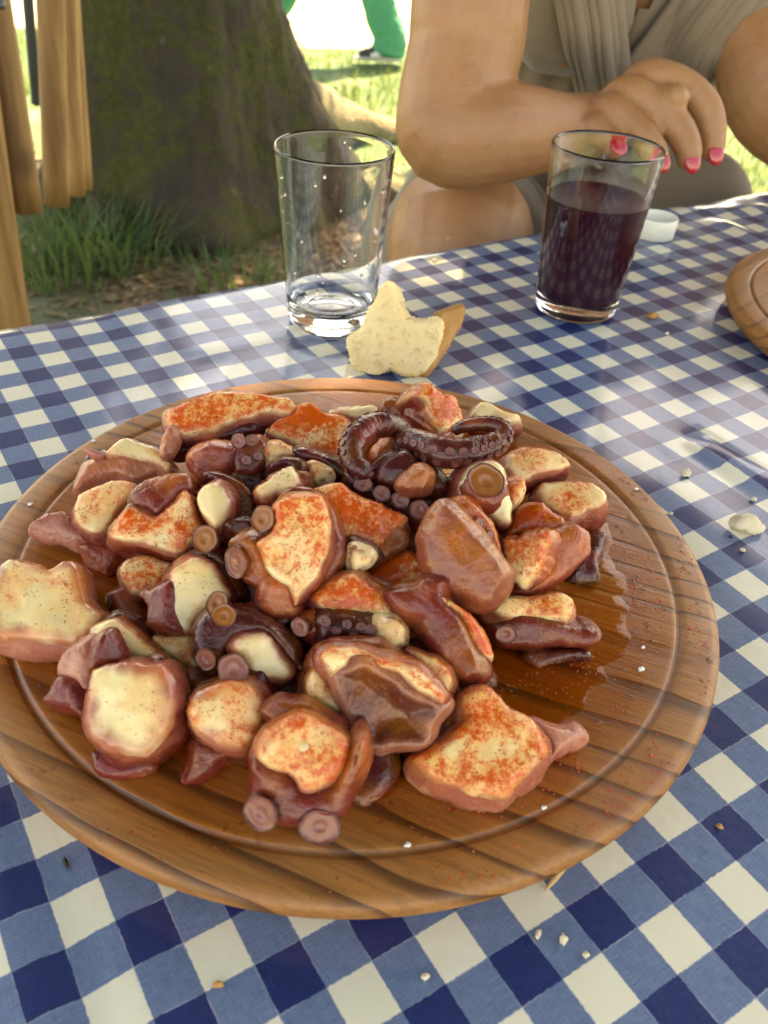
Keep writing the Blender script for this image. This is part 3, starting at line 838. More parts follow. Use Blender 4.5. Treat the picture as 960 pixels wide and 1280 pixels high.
GRAINS = []
COLLAR = [0, 3.2, 0, 0, 0, 0, 0, 0, 0, 0, 0, 0, 0, 3.2, 3.2, 3.2, 3.2, 0, 0, 3.2, 3.2, 3.2, 0, 0, 3.2, 3.2, 3.2, 3.2, 0, 3.2, 0, 3.2, 3.2, 3.2, 0, 0, 3.2, 0, 0, 0, 0]
PIECES = [
('long cream octopus slab dusted red at the upper left rim, dark underside showing', ((-57.6, 37.0, 50.0), (0.087, -0.492, 0.866), [(-22.3, -9.7), (-18.3, -14.7), (-11.2, -12.9), (-1.2, -8.4), (6.6, -4.5), (12.2, -2.8), (15.3, -1.0), (20.1, 0.6), (27.7, 1.1), (30.6, 5.8), (26.7, 9.7), (15.6, 10.6), (5.4, 10.7), (-3.6, 9.0), (-13.8, 4.2), (-21.5, 0.3), (-23.8, -3.3)], 9, 'flesh', 0.75, 0, {'side': 'dark'}), [((-77.2, 19.3, 45.0), (0.0, -0.574, 0.819), [(-1.3, 6.6), (-2.6, -1.4), (-2.3, -6.5), (0.6, -6.7), (2.2, -1.0), (3.3, 2.6), (1.6, 6.0)], 6, 'pink', 0.3, 0, {'name': 'skin_flap'}), ((-61.1, 30.4, 40.0), (0.0, -0.766, 0.643), [(-16.5, -9.0), (-10.3, -7.3), (-0.6, -1.9), (10.1, 1.4), (17.9, 4.1), (18.1, 7.1), (15.5, 8.2), (1.5, 3.3), (-9.1, -0.8), (-16.9, -4.4)], 12, 'dark', 0.0, 0, {'name': 'skin'})], [], None),
('broad cream octopus slice with heavy dark red paprika behind the left curled tip', ((-19.2, 34.1, 46.0), (0.0, -0.469, 0.883), [(-13.8, -4.9), (-6.9, -7.2), (0.1, -10.4), (7.0, -12.6), (11.9, -12.2), (12.9, -4.6), (15.7, 2.4), (11.8, 8.3), (2.3, 10.0), (-3.1, 13.5), (-8.8, 11.0), (-10.0, 6.5), (-16.5, 3.5), (-19.1, -2.5)], 18, 'flesh', 0.95, 0, {}), [], [], None),
('pale flat octopus strip at the far rim left of the red topped chunk', ((-2.5, 70.8, 33.0), (0.0, -0.423, 0.906), [(-7.5, -3.0), (-2.6, -5.3), (4.6, -3.5), (10.0, -2.0), (8.7, 4.6), (0.3, 4.4), (-7.9, 2.5), (-12.4, 0.5)], 13, 'flesh', 0.15, 0, {}), [], [], None),
('octopus chunk with purple skin left and orange dusted face, highest at the far rim', ((34.5, 49.1, 52.0), (0.406, -0.579, 0.707), [(-8.7, 0.3), (-5.4, -5.3), (-0.7, -11.0), (3.2, -10.7), (7.8, -6.2), (12.1, -2.5), (9.8, 2.5), (7.0, 6.5), (-2.0, 8.1), (-6.5, 10.3), (-9.7, 7.7), (-12.2, 3.1)], 24, 'flesh', 0.75, 0, {'side': 'skin', 'zig': 1}), [((24.5, 48.9, 48.0), (-0.406, -0.579, 0.707), [(-7.8, -0.7), (-1.8, -5.7), (4.8, -9.2), (9.8, -8.6), (5.7, -1.7), (2.5, 5.9), (-1.1, 11.2), (-7.3, 5.7)], 18, 'skin', 0.3, 0, {'name': 'skin'}), ((13.6, 56.6, 44.0), (-0.123, -0.696, 0.707), [(-3.2, -4.2), (3.2, -5.7), (5.5, -1.6), (4.3, 3.8), (-2.1, 5.4), (-6.4, 2.5)], 14, 'skin', 0.2, 0, {'name': 'skin_flap'})], [], None),
('small pale octopus scrap touching the far right rim behind the right curled tip', ((61.3, 79.4, 33.0), (0.059, -0.337, 0.94), [(-10.0, -3.6), (-5.3, -3.6), (0.4, -3.9), (6.1, -5.5), (12.8, -2.2), (11.9, 1.9), (4.3, 2.6), (-2.4, 5.9), (-8.2, 5.7), (-11.5, -0.2)], 13, 'flesh', 0.15, 0, {}), [], [], None),
('flat cream octopus slice right of the right curled tip near the rim groove', ((73.4, 26.9, 42.0), (0.092, -0.522, 0.848), [(-12.0, -5.0), (-8.5, -8.7), (-2.6, -8.4), (0.7, -7.1), (5.8, -4.7), (10.9, -2.3), (15.7, 0.5), (13.5, 4.4), (7.5, 7.3), (-1.1, 8.1), (-7.9, 5.4), (-12.9, 0.3)], 18, 'flesh', 0.45, 0, {}), [], [], None),
('pale octopus chunk carrying one large upright orange sucker', ((49.6, -15.6, 57.0), (0.123, -0.696, 0.707), [(-9.7, -7.6), (-6.1, -6.5), (0.8, -8.8), (7.0, -12.3), (10.3, -11.7), (9.8, -2.1), (7.4, 7.4), (3.3, 11.5), (-2.7, 11.6), (-7.7, 8.1), (-11.1, 2.6), (-11.2, -2.5)], 24, 'flesh', 0.05, 2, {}), [((49.5, -19.0, 60.0), (0.089, -0.637, 0.766), [(-6.5, -4.0), (-2.0, -6.5), (2.4, -6.8), (7.3, -1.9), (7.8, 2.6), (5.5, 6.1), (-4.1, 5.9), (-8.6, 0.2)], 5, 'skin', 0.2, 0, {'name': 'skin'}), ((62.1, -8.4, 52.0), (0.242, -0.664, 0.707), [(-3.0, -2.8), (-1.2, -5.6), (2.6, -1.4), (3.7, 1.8), (2.3, 5.1), (-3.2, 1.8)], 12, 'flesh', 0.7, 0, {'name': 'flesh_chip'})], [((48.0, -19.8, 64.0), (0.043, -0.614, 0.788), 6.8, 'o')], None),
('glistening round octopus slice nearest the right rim groove', ((89.4, 14.1, 36.0), (0.0, -0.259, 0.966), [(-12.5, -2.8), (-6.2, -7.3), (0.0, -9.7), (5.1, -7.3), (10.1, -5.8), (13.8, -1.4), (13.4, 3.8), (8.1, 8.1), (-1.9, 7.7), (-12.0, 6.2), (-15.1, 2.2)], 17, 'flesh', 0.5, 0, {}), [], [], None),
('reddish skinned octopus lump behind the ragged pink chunk at right', ((69.5, -17.6, 46.0), (0.0, -0.53, 0.848), [(-10.0, -2.9), (-10.7, -6.8), (-3.3, -6.2), (4.1, -4.9), (11.5, -3.5), (10.8, 1.9), (5.6, 4.7), (2.5, 8.4), (-3.5, 7.2), (-8.6, 2.0)], 22, 'red', 0.8, 2, {}), [], [], None),
('ragged octopus chunk with cream face left and wet pink skin right', ((63.6, -39.0, 46.0), (-0.324, -0.694, 0.643), [(-7.0, -2.7), (-3.7, -9.6), (-0.7, -11.8), (2.6, -9.1), (6.4, -3.3), (6.8, 2.3), (8.6, 7.4), (5.7, 9.3), (0.2, 8.3), (-4.7, 6.6), (-8.6, 6.4)], 24, 'flesh', 0.8, 0, {'side': 'red', 'zig': 1}), [((78.6, -31.5, 42.0), (0.335, -0.579, 0.743), [(-7.5, 0.2), (-8.1, -5.7), (-12.0, -11.3), (-15.9, -14.6), (-11.9, -14.5), (-3.0, -11.6), (1.8, -7.4), (6.0, -3.2), (11.8, 1.3), (12.2, 8.1), (10.0, 11.6), (4.8, 13.1), (0.6, 11.0), (-6.8, 6.2)], 20, 'red', 0.4, 2, {'name': 'skin'})], [], None),
('dark purple wet skin scrap lying on the wood beside the ragged chunk', ((96.4, -10.5, 25.0), (0.187, -0.324, 0.927), [(-2.8, -0.5), (-9.1, -7.9), (-3.5, -10.4), (2.5, -8.4), (2.7, -1.3), (5.3, 4.7), (7.7, 12.6), (0.2, 11.1)], 8, 'dark', 0.0, 0, {}), [], [], None),
('large smooth brown skinned octopus cap in the right centre of the pile', ((38.3, -58.1, 60.0), (-0.192, -0.718, 0.669), [(-11.3, 11.8), (-14.2, 5.0), (-13.8, -0.2), (-10.8, -5.9), (-5.3, -9.4), (0.8, -13.5), (6.8, -15.6), (11.1, -13.9), (13.4, -9.9), (15.3, -4.1), (11.4, 2.1), (7.3, 7.0), (0.4, 13.1), (-5.2, 17.7), (-8.4, 17.2)], 12, 'tan', 0.35, 3, {}), [((47.8, -35.5, 55.0), (0.242, -0.664, 0.707), [(-2.3, -0.8), (4.1, -7.9), (8.1, -13.8), (8.7, -10.3), (6.0, -1.4), (0.3, 5.1), (-5.9, 9.7), (-10.8, 6.0)], 12, 'tan', 0.9, 0, {'name': 'flesh_edge'})], [((45.9, -36.5, 58.0), (0.587, -0.492, 0.643), 1.9, 's'), ((49.6, -39.5, 55.0), (0.587, -0.492, 0.643), 1.9, 's')], None),
('octopus slice with cream top over purple suckered skin, beside the bare wood at right', ((67.4, -53.5, 37.0), (0.065, -0.369, 0.927), [(-12.0, -5.4), (-1.2, -4.7), (11.1, -4.4), (14.5, 2.8), (9.1, 7.1), (-1.0, 4.3), (-12.0, 3.1), (-16.0, -2.1)], 8, 'flesh', 0.6, 0, {'side': 'flesh'}), [((70.3, -61.8, 31.0), (0.071, -0.816, 0.574), [(-13.2, -4.9), (-3.3, -5.5), (8.4, -4.1), (19.1, -2.0), (19.2, 2.4), (5.7, 4.5), (-8.2, 5.7), (-14.9, 3.3), (-17.5, -0.3)], 24, 'skin', 0.1, 0, {'name': 'skin'}), ((75.6, -62.2, 22.0), (0.044, -0.498, 0.866), [(-6.6, -3.9), (2.3, -1.5), (11.8, 0.8), (12.4, 3.1), (4.4, 2.4), (-7.6, 1.4), (-10.6, -0.6)], 5, 'dark', 0, 0, {'name': 'skin_flap'})], [((56.2, -67.2, 36.0), (-0.153, -0.87, 0.469), 3.5, 's')], None),
('big bright cream octopus chunk with orange streaks in the middle of the pile', ((-14.6, -59.1, 63.0), (0.054, -0.613, 0.788), [(-8.4, 7.6), (-8.9, 2.9), (-12.8, -2.1), (-11.9, -4.6), (-7.3, -12.0), (-1.4, -14.0), (1.1, -20.2), (3.8, -16.2), (8.4, -10.6), (10.8, -1.3), (10.0, 7.2), (6.0, 16.2), (-1.2, 16.6), (-5.6, 15.2), (-9.1, 11.5)], 24, 'flesh', 0.7, 0, {}), [((-30.3, -62.0, 56.0), (-0.314, -0.674, 0.669), [(-6.9, -1.7), (-1.2, -7.2), (5.4, -8.8), (8.5, -4.8), (3.9, 6.0), (-2.9, 8.9), (-8.4, 6.1)], 22, 'skin', 0.4, 0, {'name': 'skin'}), ((-19.4, -72.9, 50.0), (0.0, -0.819, 0.574), [(-5.7, -2.0), (-1.6, -7.1), (6.0, -5.6), (6.3, -1.1), (4.0, 5.1), (-1.9, 7.3), (-6.2, 5.0)], 22, 'red', 0.6, 0, {'name': 'skin'}), ((-31.7, -58.0, 34.0), (0.0, -0.5, 0.866), [(-6.6, -11.8), (7.8, -18.9), (11.2, -2.0), (3.4, 17.7), (-12.9, 13.4)], 14, 'dark', 0, 0, {'name': 'skin'})], [((-34.0, -62.3, 55.0), (-0.7, -0.587, 0.407), 5.8, 's'), ((-19.7, -72.4, 46.0), (0.0, -0.883, 0.469), 5.9, 's'), ((-26.4, -52.9, 66.0), (-0.354, -0.612, 0.707), 4.5, 'o')], None),
('cream octopus slice spotted orange with a dark notch, right of the brightest chunk', ((0.6, -35.2, 52.0), (0.148, -0.554, 0.819), [(-13.6, -7.3), (-9.7, -19.7), (-4.5, -16.2), (0.1, -12.2), (1.7, -6.2), (6.7, -7.1), (11.8, -9.4), (15.8, -4.6), (19.8, 0.3), (20.9, 5.3), (16.4, 7.4), (10.4, 10.4), (1.6, 12.3), (-4.4, 15.3), (-10.0, 13.8), (-13.9, 10.3)], 26, 'flesh', 0.8, 0, {}), [((17.4, -40.8, 48.0), (0.41, -0.709, 0.574), [(-3.9, -5.4), (-0.2, -3.5), (4.1, -0.1), (5.0, 3.4), (2.8, 6.1), (-1.4, 1.6), (-5.7, -2.1)], 12, 'tan', 0.4, 0, {'name': 'skin'}), ((5.4, -48.3, 49.0), (0.0, -0.766, 0.643), [(-5.5, -1.6), (-3.5, -5.9), (2.2, -4.5), (6.5, -2.1), (6.9, 1.3), (1.9, 4.4), (-3.0, 6.1), (-4.7, 5.2)], 6, 'dark', 0, 0, {'name': 'skin'}), ((5.8, -54.9, 54.0), (0.0, -0.766, 0.643), [(-3.0, -4.1), (1.9, -2.6), (5.3, 0.3), (0.8, 3.1), (-3.2, 3.8)], 8, 'flesh', 0.4, 0, {'name': 'flesh_chip'})], [], None),
('small cream oval octopus slice in dark skin left of the brightest chunk', ((-47.8, -32.4, 55.0), (-0.116, -0.659, 0.743), [(-2.3, -6.0), (1.6, -8.6), (4.3, -6.7), (5.9, -1.6), (4.1, 4.7), (-0.3, 8.1), (-5.1, 6.1), (-6.3, 0.6)], 18, 'flesh', 0.15, 0, {}), [((-41.3, -23.9, 51.0), (0.159, -0.595, 0.788), [(-8.5, 5.9), (-3.8, 2.7), (-2.4, -9.8), (3.3, -9.9), (7.2, -5.7), (7.2, 1.0), (2.2, 6.5), (-6.1, 9.7), (-11.8, 9.3)], 20, 'dark', 0.1, 0, {'name': 'skin'}), ((-37.6, -38.8, 50.0), (0.0, -0.707, 0.707), [(-4.2, -2.7), (1.5, -3.0), (6.1, -0.5), (3.0, 3.5), (-6.0, 1.4)], 16, 'dark', 0.1, 0, {'name': 'skin'}), ((-44.9, -44.6, 38.0), (0.0, -0.5, 0.866), [(-7.4, 0.3), (0.5, -5.0), (7.8, -7.4), (6.6, 1.4), (-1.1, 6.0), (-10.7, 3.8)], 16, 'skin', 0.1, 0, {'name': 'skin'})], [((-44.6, -57.9, 60.0), (-0.166, -0.621, 0.766), 4.6, 'o')], None),
('small knobbly cream octopus bit just above the brightest chunk', ((-25.7, -22.0, 58.0), (0.0, -0.616, 0.788), [(-4.8, -6.4), (0.0, -4.1), (4.9, -3.0), (7.5, 0.2), (6.3, 4.6), (3.3, 6.6), (-1.6, 4.7), (-5.5, 0.7), (-8.7, -3.3)], 18, 'flesh', 0.45, 0, {'zig': 1}), [((-22.5, -7.1, 55.0), (0.22, -0.604, 0.766), [(-1.3, 0.0), (3.1, -6.4), (5.0, -3.0), (3.8, 2.3), (-0.9, 4.0), (-5.3, 2.6), (-8.0, -0.9)], 18, 'dark', 0, 0, {'name': 'skin'})], [], None),
('pinkish octopus slice with cream top by the left rim groove under the long slab', ((-89.9, 19.5, 38.0), (0.0, -0.309, 0.951), [(-5.4, -3.0), (3.1, -4.3), (13.8, -8.4), (14.4, -3.3), (8.5, 1.4), (0.8, 5.9), (-7.9, 7.8), (-11.9, 3.7), (-13.7, -2.8)], 10, 'flesh', 0.35, 0, {'side': 'pink'}), [((-97.4, 13.1, 33.0), (0.0, -0.616, 0.788), [(-14.8, -10.2), (-9.8, -5.6), (-2.0, -2.4), (6.5, -4.8), (15.8, -1.1), (22.0, 2.0), (13.2, 5.6), (1.6, 6.4), (-6.4, 5.0), (-14.2, 1.8), (-15.9, -2.6), (-18.1, -9.6)], 12, 'pink', 0.3, 0, {'name': 'skin'}), ((-111.7, 25.3, 30.0), (0.0, -0.5, 0.866), [(-0.1, -2.7), (4.6, -0.4), (2.4, 2.2), (-2.0, 2.8), (-4.0, -2.0)], 8, 'dark', 0, 0, {'name': 'skin_flap'}), ((-108.1, 17.4, 38.0), (0.0, -0.423, 0.906), [(3.3, -2.3), (3.8, -0.8), (-3.9, 2.1), (-5.0, 1.8)], 4, 'pink', 0, 0, {'name': 'skin_flap'})], [], None),
('cream oval octopus slice with a pointed pink tail reaching the left groove', ((-94.3, -18.7, 39.0), (-0.041, -0.468, 0.883), [(-9.5, -5.9), (-5.2, -9.7), (1.4, -12.5), (4.8, -10.7), (6.9, -2.5), (10.9, 6.1), (9.6, 11.1), (2.6, 11.5), (-4.4, 7.7), (-9.7, 4.0), (-11.1, -1.9)], 16, 'flesh', 0.45, 0, {}), [((-109.9, -21.2, 30.0), (0.0, -0.375, 0.927), [(-6.9, -2.0), (-0.6, -3.2), (7.8, -6.4), (14.7, -3.7), (8.9, -1.6), (3.4, 2.3), (-0.1, 6.9), (-8.0, 4.9), (-12.7, 0.9)], 8, 'pink', 0.1, 0, {'name': 'skin_flap'}), ((-110.9, -20.2, 23.0), (0.0, -0.5, 0.866), [(-4.3, 0.0), (3.1, -2.3), (7.7, -2.3), (5.9, -0.8), (-2.5, 2.2), (-7.9, 2.2)], 4, 'dark', 0, 0, {'name': 'skin'})], [], None),
('octopus chunk with maroon skin cap over a dusted cream face at left', ((-65.5, -39.4, 48.0), (0.116, -0.659, 0.743), [(-16.7, -5.5), (-11.1, -7.1), (-5.0, -7.2), (-0.1, -8.2), (7.0, -10.0), (12.0, -5.7), (14.0, 0.9), (12.2, 5.0), (10.1, 11.3), (7.0, 14.6), (3.4, 9.2), (-1.6, 4.4), (-5.8, 5.5), (-11.4, 6.4), (-14.3, 2.5), (-17.3, -3.4)], 22, 'flesh', 0.8, 0, {}), [((-68.1, -25.6, 53.0), (0.0, -0.423, 0.906), [(-8.7, -7.1), (-4.1, -8.7), (0.4, -9.9), (5.2, -5.1), (8.7, -0.4), (12.0, 1.5), (9.2, 9.2), (-1.5, 7.8), (-8.0, 4.0), (-11.6, -1.3)], 18, 'skin', 0.25, 2, {'name': 'skin'}), ((-80.4, -36.6, 47.0), (-0.22, -0.604, 0.766), [(-3.3, -6.2), (-1.3, -4.7), (1.8, 0.4), (5.0, 4.8), (2.5, 5.9), (-0.8, 1.8), (-4.4, -4.5)], 10, 'skin', 0.2, 0, {'name': 'skin'})], [], None),
('small orange dusted octopus slice below the maroon capped chunk at left', ((-69.5, -48.7, 35.0), (0.0, -0.469, 0.883), [(-8.3, -2.4), (-4.4, -7.9), (1.1, -7.5), (7.4, -4.1), (8.8, 0.5), (10.1, 5.1), (4.2, 6.5), (-1.6, 7.2), (-6.9, 5.2), (-9.8, 2.0)], 15, 'flesh', 0.8, 0, {}), [((-92.0, -31.2, 26.0), (0.0, -0.5, 0.866), [(-5.9, -0.7), (-1.4, -4.3), (4.1, -6.2), (6.9, -1.3), (5.3, 3.3), (-2.5, 5.1), (-8.9, 3.0)], 8, 'red', 0.3, 0, {'name': 'skin_flap'}), ((-73.8, -58.0, 26.0), (0.0, -0.423, 0.906), [(-3.4, -2.4), (7.1, -8.4), (8.3, -5.4), (-1.7, 7.7), (-8.7, 5.1)], 7, 'skin', 0.1, 0, {'name': 'skin'})], [], None),
('cream octopus chunk with a maroon skin tab, left of the dark two sucker chunk', ((-47.3, -68.2, 46.0), (0.112, -0.633, 0.766), [(-8.1, -2.5), (-5.5, -13.0), (0.8, -12.9), (2.5, -9.4), (6.8, -3.0), (12.5, 0.1), (10.3, 4.3), (4.5, 10.0), (-1.8, 12.1), (-6.5, 9.0), (-8.6, 5.3)], 22, 'flesh', 0.35, 0, {}), [((-58.3, -73.3, 43.0), (-0.372, -0.644, 0.669), [(-5.4, 0.2), (-3.8, -7.3), (6.9, -7.1), (5.1, 3.3), (2.3, 8.8), (-4.5, 5.8), (-9.6, 3.9)], 14, 'skin', 0.1, 0, {'name': 'skin'})], [], None),
('wide pale octopus slice sticking out over the left edge of the board', ((-99.1, -67.8, 36.0), (0.0, -0.276, 0.961), [(-14.6, -9.7), (-9.0, -13.6), (1.4, -13.8), (10.1, -14.0), (19.0, -11.8), (21.1, -2.8), (13.7, 4.7), (9.1, 15.4), (2.9, 17.6), (-1.8, 13.4), (-6.6, 15.7), (-15.7, 15.5), (-18.9, 11.4), (-17.9, -0.0)], 15, 'flesh', 0.35, 0, {'side': 'pink', 'wide': 2.2}), [], [], ((-101.6, -63.1, 37.3), 2.2)),
('large plain round octopus slice with purple horn at the front left', ((-55.8, -113.4, 43.0), (0.02, -0.559, 0.829), [(-13.2, -3.9), (-10.1, -8.9), (-4.1, -13.5), (1.9, -13.8), (7.7, -12.6), (12.7, -5.7), (13.1, 1.7), (11.3, 9.1), (8.3, 13.5), (3.7, 13.1), (-2.5, 13.4), (-8.4, 11.8), (-12.5, 8.9), (-13.3, 2.7)], 24, 'flesh', 0.12, 0, {'wide': 3.0}), [((-68.4, -97.9, 46.0), (0.0, -0.766, 0.643), [(0.7, -3.6), (4.5, -1.4), (3.0, 2.4), (0.7, 6.2), (-1.5, 3.7), (-3.5, -0.4), (-3.8, -5.2)], 10, 'skin', 0, 0, {'name': 'horn'}), ((-45.3, -105.8, 34.0), (0.455, -0.542, 0.707), [(0.5, 2.1), (0.3, -5.7), (-2.7, -12.7), (1.2, -12.5), (3.6, -6.3), (2.2, 4.6), (-2.2, 12.9), (-6.4, 14.0)], 16, 'skin', 0.1, 0, {'name': 'skin'}), ((-59.9, -118.4, 22.0), (0.0, -0.574, 0.819), [(-7.3, -2.2), (-1.6, -3.3), (9.0, -1.1), (8.5, 2.7), (0.6, 2.1), (-8.2, 3.0)], 5, 'skin', 0, 0, {'name': 'skin'})], [], ((-55.6, -116.5, 40.9), 1.9)),
('octopus piece with pinkish purple skin leaning behind the plain horned slice', ((-67.1, -86.0, 39.0), (0.0, -0.53, 0.848), [(-8.4, -3.2), (-2.9, -6.1), (1.1, -5.0), (8.6, -5.3), (15.2, -4.8), (12.3, -2.5), (5.7, 2.1), (-2.1, 8.2), (-7.6, 6.2), (-10.2, 4.3)], 16, 'flesh', 0.35, 0, {}), [((-78.7, -93.9, 37.0), (-0.354, -0.612, 0.707), [(1.0, -6.6), (3.4, -8.8), (4.6, -4.0), (6.0, 2.5), (3.5, 8.5), (-4.9, 4.3), (-7.5, -4.0)], 14, 'pink', 0.1, 0, {'name': 'skin'}), ((-81.0, -102.1, 31.0), (-0.299, -0.641, 0.707), [(-0.5, -3.9), (7.8, -5.2), (6.4, 0.6), (4.0, 3.6), (-4.1, 6.2), (-7.0, 0.3), (-8.0, -2.6)], 12, 'skin', 0.1, 0, {'name': 'skin'})], [], None),
('flat dusted octopus bit peeping between the horned slice and the dark two sucker chunk', ((-50.0, -81.6, 33.0), (0.0, -0.423, 0.906), [(-3.9, -2.6), (3.6, -6.4), (9.3, -7.7), (6.2, -1.8), (3.3, 5.6), (-3.7, 6.0), (-10.6, 3.2)], 13, 'flesh', 0.6, 0, {}), [((-45.6, -90.5, 28.0), (0.0, -0.5, 0.866), [(-2.2, -3.8), (2.5, -6.8), (5.6, 1.0), (0.9, 4.1), (-6.3, 6.1)], 10, 'dark', 0.1, 0, {'name': 'skin'})], [], None),
('dark purple octopus chunk with two small orange suckers on top and a white side', ((-20.6, -92.5, 43.0), (0.204, -0.761, 0.616), [(-7.1, -0.6), (-4.9, -3.3), (-3.0, -6.5), (1.5, -7.6), (7.1, -7.4), (9.8, -4.8), (9.1, -0.8), (3.8, 4.7), (-2.1, 8.4), (-7.7, 7.1), (-10.1, 2.5)], 18, 'flesh', 0.0, 0, {}), [((-31.4, -85.9, 46.0), (0.0, -0.616, 0.788), [(-11.3, -4.8), (-8.4, -11.1), (-3.8, -12.3), (-0.6, -5.2), (2.2, -0.6), (8.2, 1.1), (14.3, -2.5), (21.9, -8.9), (19.2, -1.8), (12.9, 3.5), (4.1, 8.7), (-3.4, 8.9), (-9.8, 6.4), (-12.5, 1.7)], 16, 'dark', 0.05, 2, {'name': 'skin'}), ((-12.1, -95.0, 30.0), (0.0, -0.5, 0.866), [(-3.7, -4.1), (4.8, -6.8), (5.7, 1.5), (1.7, 7.0), (-7.8, 2.1)], 12, 'dark', 0, 0, {'name': 'skin'})], [((-32.9, -87.5, 56.0), (0.0, -0.5, 0.866), 3.8, 'o'), ((-36.5, -80.9, 54.0), (-0.287, -0.497, 0.819), 3.9, 'o'), ((-37.7, -94.6, 44.0), (-0.441, -0.765, 0.469), 3.7, 's')], None),
('round orange dusted octopus coin with a sucker stub on top, front left centre', ((-27.7, -112.3, 42.0), (0.021, -0.587, 0.809), [(-10.6, -3.4), (-7.2, -6.9), (-1.5, -9.4), (5.3, -9.6), (9.4, -5.7), (10.7, -0.4), (9.3, 5.5), (4.6, 9.7), (-0.9, 10.1), (-5.3, 8.2), (-10.2, 4.8), (-11.5, 0.2)], 22, 'flesh', 0.5, 0, {'wide': 2.0}), [((-32.3, -116.9, 26.0), (0.0, -0.643, 0.766), [(-6.7, -1.5), (-8.3, -7.6), (-3.0, -6.5), (2.6, -0.8), (11.1, 0.5), (12.9, 6.0), (10.0, 4.2), (1.4, 2.9), (-6.1, 6.1)], 8, 'skin', 0.1, 0, {'name': 'skin'}), ((-42.6, -97.3, 33.0), (0.0, -0.643, 0.766), [(-2.5, -3.1), (0.3, -6.1), (5.2, 1.5), (0.7, 4.4), (-4.9, 3.1)], 10, 'skin', 0.1, 0, {'name': 'skin'})], [((-28.2, -100.5, 47.0), (0.173, -0.646, 0.743), 4.7, 's')], ((-29.1, -110.9, 43.0), 1.5)),
('octopus slice at the very front standing on two large round suckers', ((-4.6, -127.4, 47.0), (-0.032, -0.615, 0.788), [(-12.5, -3.5), (-9.1, -5.3), (-2.4, -6.9), (1.5, -10.7), (8.4, -8.2), (11.6, -3.2), (11.8, 2.4), (8.6, 6.3), (1.0, 9.6), (-6.9, 8.7), (-10.9, 4.9), (-13.1, -0.8)], 24, 'flesh', 0.6, 0, {'wide': 2.0}), [((-3.9, -135.5, 37.0), (-0.046, -0.882, 0.469), [(-13.9, 1.9), (-12.7, -5.8), (-6.7, -9.1), (1.3, -9.0), (8.4, -6.7), (12.5, -3.1), (14.8, 5.7), (14.5, 15.6), (11.7, 10.7), (7.8, 4.2), (0.7, 1.9), (-3.1, 5.3), (-8.3, 7.9), (-13.7, 8.9)], 22, 'skin', 0.25, 2, {'name': 'skin'}), ((-3.5, -114.6, 44.0), (0.0, -0.616, 0.788), [(-11.1, -1.1), (-3.8, 1.6), (5.6, -2.1), (10.7, -9.0), (14.3, -7.3), (10.1, -1.8), (2.1, 3.5), (-9.6, 5.6), (-14.5, 2.3)], 16, 'skin', 0.4, 0, {'name': 'skin'})], [((-14.2, -139.5, 36.0), (-0.433, -0.75, 0.5), 5.2, 's'), ((1.7, -140.3, 33.0), (0.089, -0.843, 0.53), 5.5, 's')], ((-4.6, -126.2, 48.0), 1.8)),
('octopus arm piece with dusted cream top and a row of tiny suckers, centre front', ((4.5, -69.0, 49.0), (0.0, -0.669, 0.743), [(-11.3, -4.9), (-6.1, -5.8), (0.3, -5.3), (6.7, -5.5), (13.1, -5.3), (12.9, -1.5), (9.9, 3.4), (3.9, 6.5), (-0.8, 7.8), (-5.8, 6.2), (-10.7, 2.6), (-13.6, -1.5)], 20, 'flesh', 0.85, 0, {}), [((3.8, -78.6, 44.0), (0.0, -0.848, 0.53), [(-9.6, -5.6), (1.8, -4.8), (10.7, -4.8), (11.7, -0.8), (10.1, 4.3), (2.4, 5.3), (-5.2, 5.1), (-8.4, 5.2), (-11.4, 3.3)], 18, 'dark', 0.15, 2, {'name': 'skin'}), ((18.7, -81.1, 46.0), (0.262, -0.72, 0.643), [(-3.1, -4.3), (0.9, -5.3), (4.6, -3.0), (4.5, 2.6), (1.4, 5.0), (-2.5, 4.4), (-5.3, 2.7)], 16, 'flesh', 0.35, 0, {'name': 'flesh_end'}), ((-9.1, -78.0, 44.0), (-0.262, -0.72, 0.643), [(-3.4, -3.3), (0.8, -4.2), (4.5, -1.3), (3.5, 3.0), (-0.6, 4.2), (-4.5, 1.7)], 12, 'red', 0.5, 0, {'name': 'skin'}), ((29.9, -77.7, 33.0), (0.0, -0.5, 0.866), [(-1.9, -4.6), (6.0, -6.6), (3.7, 1.7), (-1.2, 7.3), (-6.2, 3.0)], 12, 'skin', 0.1, 0, {'name': 'skin'})], [((-10.9, -81.3, 47.0), (-0.433, -0.75, 0.5), 3.2, 's'), ((-3.4, -79.9, 49.0), (-0.133, -0.754, 0.643), 2.1, 'k'), ((3.7, -80.6, 49.0), (0.0, -0.788, 0.616), 1.6, 'k'), ((8.1, -81.1, 49.0), (0.0, -0.788, 0.616), 1.6, 'k'), ((0.4, -81.5, 47.0), (0.0, -0.848, 0.53), 1.5, 'k'), ((6.1, -82.5, 46.0), (0.0, -0.866, 0.5), 1.5, 'k'), ((10.9, -80.9, 48.0), (0.0, -0.788, 0.616), 1.6, 'k')], None),
